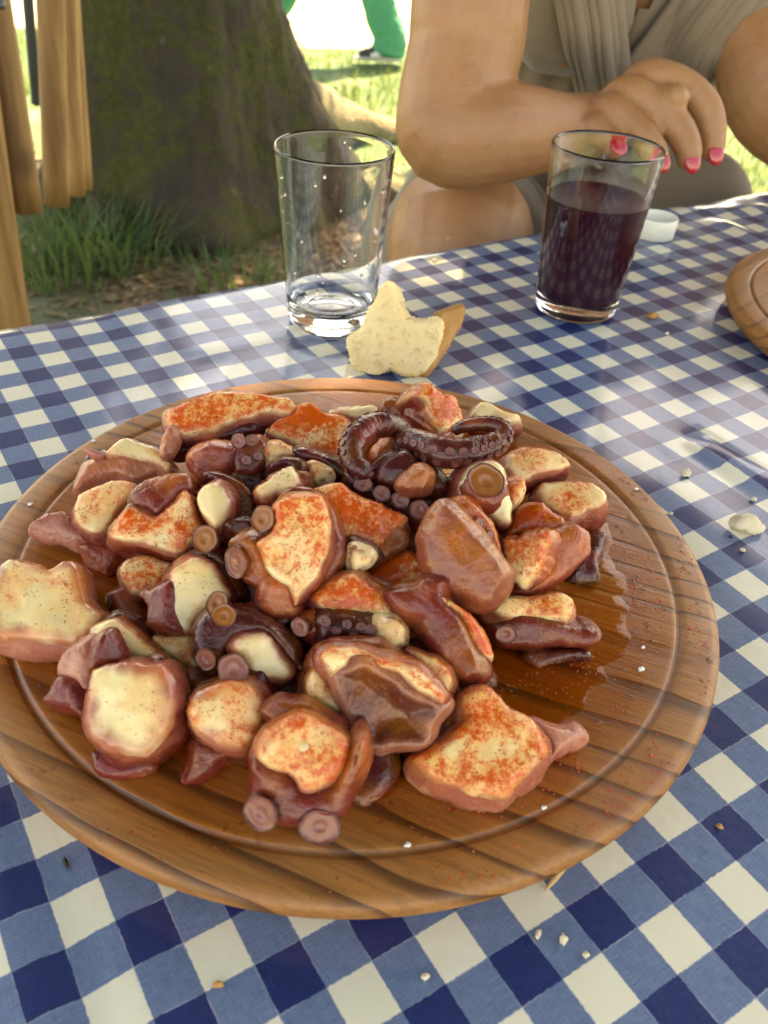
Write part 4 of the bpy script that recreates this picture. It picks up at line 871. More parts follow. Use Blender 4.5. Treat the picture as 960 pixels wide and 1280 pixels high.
('narrow maroon skinned octopus strip below the large smooth brown cap', ((32.5, -77.5, 48.0), (-0.173, -0.646, 0.743), [(-14.6, 4.8), (-7.9, -0.2), (-2.1, -6.9), (4.6, -14.3), (9.1, -16.6), (15.1, -13.5), (12.1, -5.9), (6.3, 3.4), (1.4, 9.3), (-0.2, 14.6), (-7.0, 14.7), (-9.6, 12.3), (-17.7, 10.5)], 14, 'skin', 0.2, 2, {}), [((44.6, -77.2, 46.0), (0.335, -0.579, 0.743), [(-4.1, 2.8), (1.4, -7.3), (5.5, -9.1), (7.2, -5.9), (3.0, 1.8), (-2.3, 6.6), (-11.4, 10.1)], 14, 'flesh', 0.85, 0, {'name': 'flesh'}), ((28.9, -64.6, 52.0), (-0.112, -0.633, 0.766), [(-2.7, -3.5), (4.8, -2.6), (3.8, 3.1), (-2.7, 3.2), (-5.3, 1.0)], 6, 'skin', 0.1, 0, {'name': 'skin_flap'}), ((44.4, -82.8, 30.0), (0.0, -0.5, 0.866), [(-5.2, -2.9), (0.3, -4.3), (7.5, -0.1), (5.6, 4.3), (2.0, 2.2), (-7.3, 3.4)], 10, 'dark', 0.1, 0, {'name': 'skin'})], [], None),
('hollow skin side octopus chunk with cream upper edge at the front centre', ((14.5, -100.0, 52.0), (0.0, -0.616, 0.788), [(-17.1, -1.3), (-13.2, -3.6), (-9.1, -1.2), (-7.2, 2.1), (-3.0, 2.4), (-0.1, -0.1), (5.9, -2.2), (12.6, -6.5), (18.6, -9.4), (19.2, -7.0), (15.5, -2.1), (12.1, 1.4), (5.6, 3.0), (-0.4, 4.1), (-6.4, 5.6), (-12.4, 5.9), (-16.1, 4.9), (-18.4, 1.5)], 10, 'flesh', 0.65, 0, {'side': 'skin'}), [((17.4, -108.4, 44.0), (0.0, -0.766, 0.643), [(-14.2, 4.0), (-11.6, -1.6), (-9.1, -7.8), (-5.1, -11.7), (0.3, -12.8), (4.4, -11.0), (11.8, -11.0), (13.8, -8.2), (14.5, -3.9), (17.9, 0.5), (16.2, 2.5), (10.7, 4.8), (3.0, 8.9), (-3.1, 11.7), (-7.0, 14.0), (-11.1, 12.4), (-16.7, 8.6)], 12, 'hollow', 0.25, 0, {'name': 'skin', 'bowl': 5})], [], None),
('small cream octopus wedge at the left end of the hollow chunk', ((-1.7, -102.5, 42.0), (-0.129, -0.732, 0.669), [(-2.7, -3.1), (1.3, -4.9), (7.0, -6.7), (4.9, -0.8), (1.1, 5.3), (-2.4, 7.1), (-4.9, 3.7), (-6.1, -1.8)], 12, 'flesh', 0.35, 0, {}), [], [], None),
('small dusted octopus bit behind the right end of the hollow chunk', ((32.2, -91.2, 42.0), (0.0, -0.616, 0.788), [(-3.7, 0.4), (0.5, -5.3), (4.0, -7.2), (5.5, -3.3), (4.1, 1.6), (-0.6, 5.1), (-8.6, 5.1)], 12, 'flesh', 0.5, 0, {}), [], [], None),
('flat orange tinted octopus slice with pink tail, frontmost at right', ((47.9, -111.7, 34.0), (0.035, -0.405, 0.914), [(-18.6, -8.5), (-12.0, -11.5), (-4.6, -13.9), (4.4, -14.2), (10.2, -9.4), (17.8, -1.6), (18.8, 3.4), (14.6, 9.8), (7.0, 13.5), (-0.8, 19.3), (-7.7, 15.3), (-7.1, 9.3), (-12.4, 2.1), (-21.7, -4.7)], 15, 'flesh', 0.72, 0, {'side': 'pink', 'wide': 1.8}), [((70.2, -104.9, 29.0), (0.211, -0.453, 0.866), [(-2.4, 0.7), (-3.3, -4.4), (-11.5, -12.9), (-7.0, -11.7), (0.3, -3.2), (6.0, 1.2), (11.7, 3.5), (7.1, 6.4), (1.4, 5.4), (-6.9, 7.4)], 10, 'pink', 0.2, 0, {'name': 'skin_flap'}), ((34.9, -102.5, 30.0), (-0.196, -0.539, 0.819), [(-6.1, -8.6), (1.4, -3.2), (7.1, 3.8), (6.8, 10.6), (1.0, 4.3), (-8.5, -4.6)], 10, 'skin', 0.3, 0, {'name': 'skin'}), ((14.3, -116.4, 24.0), (0.0, -0.423, 0.906), [(-4.9, -7.3), (0.2, -8.6), (6.3, -0.1), (6.7, 7.3), (-6.0, 5.6)], 5, 'dark', 0.2, 0, {'name': 'skin'})], [], None),
('red skinned octopus block with pea sized suckers under the long slab', ((-55.9, 2.5, 48.0), (0.0, -0.788, 0.616), [(-7.0, -4.9), (-4.5, -7.9), (3.2, -5.7), (8.4, -2.2), (9.2, 2.5), (7.7, 6.3), (-0.1, 6.5), (-8.4, 3.5), (-9.4, 1.1)], 16, 'red', 0.3, 0, {}), [((-40.8, 5.6, 49.0), (0.123, -0.696, 0.707), [(-5.1, -7.3), (1.2, -8.2), (6.1, -3.0), (6.9, 5.1), (2.7, 8.7), (-4.0, 5.6), (-7.5, 1.2)], 18, 'skin', 0.1, 2, {'name': 'skin'}), ((-30.8, 6.9, 51.0), (0.0, -0.707, 0.707), [(-4.0, -3.2), (-0.7, -5.3), (2.2, -2.7), (6.4, -0.8), (4.9, 2.3), (-0.8, 4.6), (-5.3, 2.3)], 14, 'flesh', 0.45, 0, {'name': 'flesh_end'}), ((-41.1, -1.9, 42.0), (0.0, -0.574, 0.819), [(-5.8, -2.6), (1.1, -8.6), (6.6, -1.7), (4.0, 7.2), (-6.7, 4.7)], 16, 'dark', 0.1, 0, {'name': 'skin'})], [((-45.1, 4.2, 57.0), (-0.129, -0.732, 0.669), 3.1, 's'), ((-40.1, 5.3, 57.0), (0.129, -0.732, 0.669), 2.7, 's'), ((-41.5, -0.9, 52.0), (0.0, -0.819, 0.574), 2.0, 's'), ((-37.4, 2.3, 52.0), (0.0, -0.819, 0.574), 1.9, 's')], None),
('orange dusted octopus bit between the notched slice and the brown cap', ((19.1, -44.8, 40.0), (0.0, -0.616, 0.788), [(-10.4, -2.9), (-3.8, -6.7), (1.0, -4.9), (7.8, -3.0), (10.1, 0.0), (6.6, 5.5), (2.3, 7.3), (-3.9, 4.0), (-9.9, -0.1)], 14, 'flesh', 1.0, 0, {}), [((24.0, -21.4, 34.0), (0.0, -0.5, 0.866), [(-1.2, -5.3), (4.9, -6.4), (2.7, 5.4), (-6.3, 4.7)], 12, 'dark', 0.2, 0, {'name': 'skin'})], [], None),
('dark suckered octopus band below the left curled tip', ((-11.4, 6.6, 48.0), (0.0, -0.669, 0.743), [(-10.3, -0.4), (-3.2, -0.6), (2.6, -4.2), (10.7, -7.6), (13.5, -3.4), (6.9, 0.9), (-1.2, 3.6), (-9.4, 7.0), (-13.9, 4.2)], 14, 'dark', 0.15, 2, {}), [((-13.5, -5.3, 52.0), (0.0, -0.669, 0.743), [(-1.1, -4.3), (5.0, -0.0), (1.3, 2.8), (-4.4, 2.8)], 10, 'flesh', 0.55, 0, {'name': 'flesh_chip'}), ((-18.1, -2.6, 48.0), (0.0, -0.707, 0.707), [(-0.5, -4.9), (2.5, -4.7), (1.0, 4.6), (-2.8, 4.3)], 12, 'dark', 0, 0, {'name': 'skin'})], [], None),
('small orange brown octopus bit inside the left curled tip', ((13.7, 13.1, 54.0), (0.0, -0.743, 0.669), [(-4.9, -6.0), (-1.1, -4.1), (3.4, -1.4), (6.6, 3.7), (4.5, 5.5), (-1.6, 3.0), (-6.3, -2.9)], 10, 'red', 0.6, 0, {}), [], [], None),
('dark octopus chunk with a tan cut end below the two curled tips', ((20.7, -10.1, 57.0), (-0.065, -0.74, 0.669), [(-11.1, -4.0), (-2.8, -6.1), (2.6, -7.9), (9.2, -7.1), (14.8, -3.7), (9.2, 2.6), (3.8, 6.0), (-1.7, 9.7), (-8.9, 6.6), (-13.0, 1.9)], 14, 'dark', 0.1, 3, {}), [((23.9, -20.3, 62.0), (0.067, -0.763, 0.643), [(-2.5, -4.9), (2.5, -4.0), (5.1, -0.6), (4.8, 3.7), (1.8, 5.6), (-3.7, 2.3), (-6.3, -1.8)], 8, 'tan', 0.5, 0, {'name': 'cut_end'})], [], None),
('dark octopus arm with a slanting row of round suckers below the curled tips', ((16.6, -12.1, 47.0), (0.0, -0.707, 0.707), [(-17.5, 3.0), (-9.6, -1.0), (2.2, -7.7), (12.8, -9.9), (16.9, -3.6), (14.3, 2.3), (2.9, 3.7), (-6.4, 6.9), (-11.2, 9.6), (-19.4, 9.0)], 18, 'dark', 0.1, 2, {}), [((35.2, -9.5, 42.0), (0.0, -0.643, 0.766), [(-5.5, -7.8), (2.1, -7.2), (6.2, 2.5), (4.3, 8.6), (-4.7, 4.8)], 18, 'dark', 0, 0, {'name': 'skin'}), ((38.2, 6.6, 45.0), (0.0, -0.643, 0.766), [(-1.1, -3.9), (2.8, -3.6), (3.2, 3.7), (-4.7, 2.3)], 14, 'flesh', 0.3, 0, {'name': 'flesh_chip'}), ((36.1, -11.3, 45.0), (0.0, -0.643, 0.766), [(-2.3, -4.1), (3.6, -2.1), (4.0, 4.2), (0.2, 3.9), (-5.5, -1.2)], 10, 'flesh', 0.1, 0, {'name': 'flesh_chip'})], [((4.1, -13.5, 54.0), (-0.067, -0.763, 0.643), 3.4, 's'), ((11.2, -17.2, 53.0), (0.0, -0.766, 0.643), 3.2, 's'), ((18.3, -18.9, 52.0), (0.0, -0.766, 0.643), 3.4, 's'), ((25.4, -22.5, 51.0), (0.067, -0.763, 0.643), 3.8, 's')], None)]
CURLS = [('left dark brown curled octopus arm tip, open ring with tiny suckers outside', [(20.8, 24.3, 52.0, 2.77), (16.5, 20.0, 58.0, 4.16), (10.9, 15.4, 62.0, 5.02), (5.2, 11.6, 63.0, 5.28), (0.6, 5.5, 62.0, 5.36), (-1.1, -1.3, 60.0, 4.98), (0.5, -6.8, 58.0, 4.48), (4.4, -8.6, 56.0, 3.88), (9.3, -3.7, 52.0, 3.2)]), ('right glossy dark curled octopus arm tip lying across the top of the pile', [(16.9, 11.2, 56.0, 4.08), (20.6, 8.4, 60.0, 5.11), (26.6, 2.1, 62.0, 5.77), (33.3, -2.5, 63.0, 6.0), (40.8, -1.6, 63.0, 5.87), (47.7, 2.0, 63.0, 5.33), (53.9, 6.1, 64.0, 4.47), (55.8, 10.3, 66.0, 3.73), (53.1, 12.9, 67.0, 3.2), (46.9, 13.2, 67.0, 2.8), (40.9, 12.2, 66.0, 2.48), (37.2, 11.6, 64.0, 2.02)])]
def octopus():
    FL = BT * 1000 + 0.4
    for i, (label, main, extras, sucks, nerve) in enumerate(PIECES):
        c = main[0]
        root = empty('octopus_piece', (c[0] / 1000, c[1] / 1000, BT))
        tag(root, label, 'octopus', 'cut octopus pieces heaped on the board')
        slab_obj(root, main, i + 1, floor=FL)
        for j, e in enumerate(extras):
            k = dict(e[7])
            slab_obj(root, e, i * 7 + j + 101, name=k.get('name'), floor=FL, split=False)
        if COLLAR[i]:
            q = np.array(main[2]); m0 = q.mean(0)
            col = (tuple(np.array(c) - np.array(main[1]) * 9.0), main[1], [tuple(m0 + (v - m0) * 1.0 + (v - m0) / (np.linalg.norm(v - m0) + 1e-6) * COLLAR[i] * (1.0 + 1.2 * noise.noise(Vector((v[0] * 0.13, v[1] * 0.13, i * 3.3))))) for v in q], max(6.0, c[2] - 30), ('dark', 'skin', 'skin')[i % 3], 0.25, 0, {})
            slab_obj(root, col, i + 301, name='skin', floor=FL, split=False)
        for j, (sc, sn, r, kind) in enumerate(sucks):
            sucker(root, sc, sn, r, kind, i + j)
        if nerve:
            (x, y, z), r = nerve
            nrm = Vector(main[1])
            m3 = nrm.to_track_quat('Z', 'Y').to_matrix()
            child('nerve', ellipsoid((x / 1000, y / 1000, z / 1000), (r / 1000, r / 1000 * 0.85, 0.0007), m3, 14), root, 'nerve')
    for i, (label, path) in enumerate(CURLS):
        pts = [(a / 1000, b / 1000, c / 1000, r / 1000) for a, b, c, r in path]
        root = empty('octopus_arm_tip', (pts[0][0], pts[0][1], BT))
        tag(root, label, 'octopus', 'cut octopus pieces heaped on the board')
        wob = lambda t, a, p: 1 + 0.012 * math.sin(t * 170 + a) + 0.10 * noise.noise(Vector((p[0] * 300, p[1] * 300, a)))
        child('arm', tube_data(pts, n=14, seg=22, wob=wob), root, 'dark', paprika=0.05)
        pp = catmull(pts, 12)
        fr = frames(pp)
        cen = np.mean([p[:3] for p in pp[len(pp) // 3:]], axis=0)
        num = 0
        k = 1
        while k < len(pp) - 1:
            p = pp[k]; t, u, w = fr[k]
            outw = Vector(p[:3] - cen); outw -= t * outw.dot(t)
            outw.z *= 0.3
            outw.normalize()
            if i == 1 and k < len(pp) * 0.6:
                outw = (Vector((0.1, -1, 0.1)) - t * Vector((0.1, -1, 0.1)).dot(t)).normalized()
            side = t.cross(outw)
            for s in (-1, 1):
                d = (outw * 1.0 + side * (0.42 * s) + Vector((0, 0, 0.30))).normalized()
                q = Vector(p[:3]) + d * p[3] * 1.06 + t * (0.35 * s * p[3] * 0.5)
                sucker(root, q * 1000, d, max(p[3] * 1000 * 0.29, 0.5), 'k', num)
                num += 1
            dd = 0
            while k < len(pp) - 1 and dd < p[3] * 0.62:
                dd += float(np.linalg.norm(pp[k + 1][:3] - pp[k][:3]))
                k += 1
octopus()
def grains():
    r = random.Random(9)
    V, F = [], []
    for tv, pap in GRAINS:
        n = int(260 * pap * len(tv) / 600)
        for i in range(n * 3):
            v = tv[r.randrange(len(tv))]
            if noise.noise(Vector(v) * 170) + 0.35 * noise.noise(Vector(v) * 500) < 0.42 - 0.45 * pap: continue
            s = r.uniform(0.00012, 0.00038)
            x, y, z = v[0] + r.uniform(-1, 1) * 0.0006, v[1] + r.uniform(-1, 1) * 0.0006, v[2]
            b = len(V)
            a = r.uniform(0, 3)
            ca, sa = math.cos(a) * s, math.sin(a) * s
            V += [(x + ca, y + sa, z), (x - sa, y + ca, z), (x - ca, y - sa, z), (x + sa, y - ca, z), (x, y, z + s * 0.8), (x, y, z - s)]
            F += [(b, b + 1, b + 4), (b + 1, b + 2, b + 4), (b + 2, b + 3, b + 4), (b + 3, b, b + 4), (b + 1, b, b + 5), (b + 2, b + 1, b + 5), (b + 3, b + 2, b + 5), (b, b + 3, b + 5)]
    o = link('paprika_sprinkle', mesh('paprika_sprinkle', V, F, False), None, 'paprika_grain')
    tag(o, 'red paprika grains sprinkled over the octopus pieces', 'paprika', kind='stuff')
grains()

# ------------------------------------------------------------------ bread and small things
def bread():
    spec = ((10.4, 174.3, 19.0), (-0.123, -0.874, 0.469), [(-23.1, -15.8), (-15.5, -21.0), (-8.1, -22.5), (0.3, -18.4), (9.2, -20.6), (20.4, -16.9), (23.9, -8.2), (26.5, 3.1), (26.5, 12.1), (22.8, 14.2), (15.2, 12.3), (8.3, 13.0), (3.6, 17.5), (1.1, 24.9), (-2.6, 30.2), (-7.6, 29.9), (-11.3, 22.8), (-16.5, 14.1), (-18.1, 5.7), (-25.7, 1.0), (-26.7, -6.2)], 16, 'crumb', 0.5, 0, {})
    c, n, pts, L, *_ = spec
    root = empty('bread_piece', (c[0] / 1000, c[1] / 1000, 0))
    tag(root, 'torn chunk of white bread with thin crust leaning by the empty glass', 'bread')
    tv, tf, dist, sv, sf = slab_data(c, n, pts, L, 77, dome=3.0, zig=0.8, edge=2.4, plump=0.4, floor=0.6, gap=0.55, amp=1.2)
    V, F = merge([(tv, tf), (sv, sf)])
    o = child('crumb', (V, F), root, 'crumb')
    c, n, pts, L, *_ = ((41.7, 188.7, 19.0), (0.492, -0.587, 0.643), [(-5.3, 0.1), (-7.1, -11.0), (-11.3, -24.0), (-10.2, -27.5), (-1.7, -14.2), (6.1, 0.1), (12.0, 14.0), (11.0, 20.0), (1.5, 15.1), (-6.0, 9.1)], 9, 'crust', 0.5, 0, {})
    tv, tf, dist, sv, sf = slab_data(c, n, pts, L, 78, dome=1.0, zig=0.2, edge=1.5, floor=0.6, gap=0.7)
    child('crust', merge([(tv, tf), (sv, sf)]), root, 'crust')
bread()
def crumb_mesh(seed, s):
    V, F = ellipsoid((0, 0, 0), (1, 1, 1), None, 14)
    out = []
    for v in V:
        p = Vector(v)
        k = 1 + 0.6 * noise.noise(p * 1.3 + Vector((seed, 0, 0))) + 0.35 * noise.noise(p * 3 + Vector((0, seed, 0)))
        out.append((p.x * k * s[0], p.y * k * s[1], max(p.z * k * s[2] + s[2] * 0.8, 0)))
    return mesh('crumb', out, F)
for i, (x, y, sx, sy, sz, rz, kind, label) in enumerate([(0.1802, 0.045, 0.0085, 0.0048, 0.0042, 0.2, 'crumb', 'largest white bread crumb, on the cloth right of the board'), (0.1614, 0.085, 0.0026, 0.002, 0.002, 0.5, 'crumb', 'small white bread crumb on cloth between board and bright crease'), (0.1827, 0.2708, 0.0034, 0.0024, 0.0022, 0.3, 'crust', 'brown crust crumb on cloth right of the wine glass base'), (0.1872, 0.2466, 0.0014, 0.0012, 0.001, 0.3, 'crumb', 'tiny pale crumb just below the brown crust crumb'), (0.0361, 0.3405, 0.0022, 0.0018, 0.0014, 0.3, 'crumb', 'small crumb on cloth between the two glasses'), (0.0468, 0.388, 0.0018, 0.0012, 0.0012, 0.9, 'crust', 'tiny brown crumb at the far table edge by the knee'), (0.0717, -0.1502, 0.0016, 0.0011, 0.001, 1.4, 'crumb', 'pale crumb on grey square below the toothpick'), (0.0648, -0.1491, 0.0013, 0.0008, 0.0008, 1.2, 'crumb', 'tiny crumb left of the crumb below the toothpick'), (0.0775, -0.1539, 0.0011, 0.0008, 0.0007, 1.2, 'crumb', 'tiny crumb lower right of the toothpick'), (0.0329, -0.1626, 0.0011, 0.0009, 0.0008, 0.2, 'crumb', 'tiny pale crumb at the bottom centre of the cloth'), (-0.0219, -0.1687, 0.0013, 0.0008, 0.0007, 0.2, 'crust', 'tiny orange crumb at the bottom left on a cream square'), (0.1268, -0.1099, 0.0012, 0.0007, 0.0006, 2.5, 'crust', 'tiny brown crumb on a navy square at lower right'), (0.1907, 0.0688, 0.0014, 0.001, 0.001, 0.2, 'crumb', 'tiny crumb above the largest white crumb'), (0.1738, 0.029, 0.0012, 0.001, 0.0009, 0.2, 'crumb', 'tiny crumb below the largest white crumb'), (0.1469, 0.0524, 0.001, 0.0008, 0.0007, 0.2, 'crumb', 'tiny crumb just beyond the right rim of the board'), (-0.073, -0.138, 0.0019, 0.0007, 0.0006, -0.9, 'speck', 'dark seed speck on the cloth left of the board'), (0.1709, 0.0381, 0.0009, 0.0007, 0.0005, -0.9, 'speck', 'tiny dark speck left of the largest white crumb'), (-0.1407, 0.0063, 0.00112, 0.0008, 0.00064, 0.4, 'salt', 'left salt flake of the pair on the left rim'), (-0.1329, 0.0039, 0.00098, 0.0007, 0.0005600000000000001, 0.4, 'salt', 'right salt flake of the pair on the left rim'), (-0.1221, 0.0526, 0.0009099999999999999, 0.00065, 0.00052, 0.4, 'salt', 'salt flake on the left rim near the pinkish slice'), (0.0261, -0.135, 0.00105, 0.00075, 0.0006000000000000001, 0.4, 'salt', 'salt flake on the front rim below the frontmost slice'), (0.1252, 0.0463, 0.00105, 0.00075, 0.0006000000000000001, 0.4, 'salt', 'salt flake in the groove at the right rim'), (0.1064, -0.0623, 0.0012599999999999998, 0.0009, 0.00072, 0.4, 'salt', 'salt flake on the wet wood at the right'), (0.0665, -0.1198, 0.0008399999999999999, 0.0006, 0.00047999999999999996, 0.4, 'salt', 'salt flake in the groove at the front right'), (0.1091, -0.0515, 0.00077, 0.00055, 0.00044000000000000007, 0.4, 'salt', 'salt flake near the groove at the far right')]):
    nm = {'crumb': 'bread_crumb', 'crust': 'bread_crumb', 'salt': 'salt_flake', 'speck': 'dark_speck'}[kind]
    on = math.hypot(x - BOARD[0], y - BOARD[1]) < 0.142
    o = link(nm, crumb_mesh(i * 3.7, (sx, sy, sz)), None, 'white_crumb' if kind == 'crumb' else kind, (x, y, BT if on else cloth_z(x, y) + 0.0002))
    o.rotation_euler.z = rz
    tag(o, label, {'crumb': 'crumb', 'crust': 'crumb', 'salt': 'salt', 'speck': 'speck'}[kind], {'crumb': 'bread crumbs on the cloth', 'crust': 'bread crumbs on the cloth', 'salt': 'salt flakes on the board', 'speck': None}[kind])
def cap():
    x, y = (0.2156, 0.4288)
    prof = [(0, 0.0), (0.0145, 0.0), (0.0158, 0.0012), (0.0164, 0.0155), (0.0158, 0.0167), (0.0150, 0.0163), (0.0143, 0.0035), (0.012, 0.0028), (0.006, 0.0036), (0, 0.0034)]
    o = link('bottle_cap', lathe('bottle_cap', prof, 72, wob=lambda a, r, z: 1 + (0.012 * (1 if math.sin(36 * a) > 0 else 0) if r > 0.0152 and 0.002 < z < 0.016 else 0)), None, 'cap_plastic', (x, y, 0.0008))
    tag(o, 'white plastic bottle cap lying open side up behind the wine glass', 'bottle cap')
cap()
def toothpick():
    (x0, y0), (x1, y1) = [(0.068, -0.1363), (0.0778, -0.1244)]
    dx, dy = x1 - x0, y1 - y0
    L = math.hypot(dx, dy)
    k = 0.016 / L
    pts = [(x0, y0, 0.0012, 0.0002), (x0 + dx * 0.25, y0 + dy * 0.25, 0.0014, 0.0009), (x0 + dx * k * 0.5, y0 + dy * k * 0.5, 0.0018, 0.0011), (x0 + dx * k, y0 + dy * k, 0.002, 0.0011)]
    o = link('toothpick', tube('toothpick', pts, n=4, seg=8), None, 'toothpick')
    tag(o, 'wooden toothpick poking out from under the front of the board', 'toothpick')
toothpick()

# ------------------------------------------------------------------ pole screen at left
def poles():
    data = [(-0.6874, 1.28, -0.3288, -0.6411, 1.28, 0.8703, 0.0295), (-0.6862, 1.42, -0.3629, -0.5086, 1.42, 0.8239, 0.0245), (-0.7108, 1.6, -0.4044, -0.5724, 1.6, 0.7876, 0.0169), (-0.7362, 1.74, -0.4377, -0.635, 1.74, 0.758, 0.0095), (-0.7544, 1.22, -0.8, -0.6734, 1.22, 0.2769, 0.0332)]
    root = empty('pole_screen', (-0.72, 1.33, GZ))
    tag(root, 'screen of hanging round wooden poles left of the mossy tree', 'screen')
    for (x0, y0, z0, x1, y1, z1, r) in data:
        n = 10
        pts = []
        for i in range(n + 1):
            t = i / n
            pts.append((x0 + (x1 - x0) * t, y0 + (y1 - y0) * t, z0 + (z1 - z0) * t, r * (1 + 0.02 * noise.noise(Vector((x0 * 50, t * 6, 0))))))
        v, f = tube_data(pts, n=2, seg=22, wob=lambda t, a, p: 1 + 0.02 * noise.noise(Vector((a, t * 5, x0 * 30))))
        m = len(v)
        # flatten the rounded end caps into sawn ends
        v[m - 1] = tuple(np.mean(v[(m - 2) - 22:m - 2], axis=0)); v[m - 2] = tuple(np.mean(v[0:22], axis=0))
        child('pole', (v, f), root, 'pole_wood')
    d = (-0.7238, 1.5, -0.1994, -0.594, 1.5, 1.0401, 0.01)
    child('metal_post', tube_data([(d[0], d[1], d[2], d[6]), (d[3], d[4], d[5], d[6])], n=3, seg=12), root, 'grey_metal')
    for z in (0.35, 0.75):
        child('rail', tube_data([(-1.02, 1.40, z, 0.025), (-0.40, 1.46, z, 0.025)], n=4, seg=12), root, 'pole_wood')
    # the post that carries the rails down to the ground stands left of the frame
    child('support_post', tube_data([(-1.02, 1.40, GZ - 0.1, 0.035), (-1.02, 1.40, 1.0, 0.035)], n=4, seg=12), root, 'pole_wood')
    child('bolt', ellipsoid((-0.6516, 1.26, 0.004), (0.007, 0.007, 0.007), None, 10), root, 'grey_metal')
poles()

# ------------------------------------------------------------------ tree
TX, TY = -0.80, 2.80
def tree():
    root = empty('mossy_tree', (TX, TY, GZ))
    tag(root, 'broad mossy tree trunk with a sunlit root flare behind the empty glass', 'tree')
    V, F = [], []
    zs = [-0.15 + 0.025 * i for i in range(80)] + [1.85 + 0.25 * i for i in range(13)]
    seg = 150
    roots = [(0.05, 1.0, 0.35), (-1.25, 0.55, 0.35), (-2.2, 0.5, 0.3), (2.4, 0.7, 0.35), (1.1, 0.6, 0.3), (-0.55, 0.35, 0.22)]
    for z in zs:
        zz = max(z, 0)
        r = 0.335 - 0.02 * min(zz, 3.5) + 0.13 * math.exp(-zz / 0.28)
        cx = TX - 0.06 * zz - 0.32 * max(0, zz - 0.7) + 0.02 * math.sin(zz * 2); cy = TY + 0.03 * zz
        for k in range(seg):
            a = 2 * math.pi * k / seg
            rr = r
            for (ra, s, w) in roots:
                d = (a - ra + math.pi) % (2 * math.pi) - math.pi
                rr += s * 0.30 * math.exp(-(d / w) ** 2) * math.exp(-zz / (0.20 + 0.10 * s))
            p = Vector((math.cos(a), math.sin(a), z * 0.8))
            rr *= 1 + 0.07 * noise.noise(p * 2.1) + 0.035 * noise.noise(p * 6) + 0.028 * noise.noise(p * 14) + 0.02 * noise.noise(p * 30)
            V.append((cx + rr * math.cos(a), cy + rr * math.sin(a), GZ + z))
    for i in range(len(zs) - 1):
        for k in range(seg):
            k2 = (k + 1) % seg
            F.append((i * seg + k, i * seg + k2, (i + 1) * seg + k2, (i + 1) * seg + k))
    child('trunk', (V, F), root, 'bark')
    for ri, pts in enumerate([[(-0.4257, 3.1823, -0.55, 0.1), (-0.3412, 3.5177, -0.68, 0.1), (-0.1979, 3.6748, -0.74, 0.075), (-0.0035, 3.7292, -0.78, 0.05)], [(-0.8819, 2.2879, -0.7, 0.08), (-0.9479, 2.2353, -0.76, 0.05), (-1.0149, 2.1961, -0.8, 0.03)]]):
        child('root', tube_data(pts, n=7, seg=18, wob=lambda t, a, p: 1 + 0.2 * noise.noise(Vector((p[0] * 7, p[1] * 7, a)))), root, 'sunlit_root_bark' if ri == 0 else 'bark')
    top = Vector((TX - 1.6, TY + 0.12, GZ + 4.8))
    ends = []
    r2 = random.Random(11)
    for i in range(9):
        a = i * 0.7 + r2.uniform(-0.2, 0.2)
        L = r2.uniform(2.0, 4.2)
        s = top - Vector((0, 0, r2.uniform(0.1, 1.6)))
        e = s + Vector((math.cos(a) * L, math.sin(a) * L - 0.4, r2.uniform(0.6, 1.6)))
        m = (s + e) * 0.5 + Vector((0, 0, 0.3))
        child('limb', tube_data([(*s, 0.13), (*m, 0.08), (*e, 0.025)], n=6, seg=10), root, 'bark')
    # crown: leaf blades through the crown volume, over the table and the trunk
    V, F = [], []
    r3 = np.random.default_rng(4)
    n = 52000
    cl = []
    for i in range(1700):
        a = r3.uniform(0, 2 * math.pi); q = math.sqrt(r3.uniform(0, 1))
        x = 0.35 + 4.3 * q * math.cos(a); y = 1.7 + 5.0 * q * math.sin(a)
        z = 4.7 + 1.5 * r3.uniform(-0.5, 1) * math.sqrt(max(1 - q * q, 0.05))
        cl.append((x, y, z))
    for i in range(n):
        c = cl[int(r3.integers(len(cl)))]
        p = np.array(c) + r3.normal(0, 0.27, 3)
        d = r3.normal(0, 1, 3); d[2] *= 0.5; d /= np.linalg.norm(d)
        e = np.cross(d, r3.normal(0, 1, 3)); e /= np.linalg.norm(e)
        l = r3.uniform(0.09, 0.15); w = l * 0.42
        b = len(V)
        V += [tuple(p - d * l), tuple(p - e * w), tuple(p + d * l), tuple(p + e * w)]
        F.append((b, b + 1, b + 2, b + 3))
    child('crown', (V, F), root, 'leaf', smooth=False)
tree()

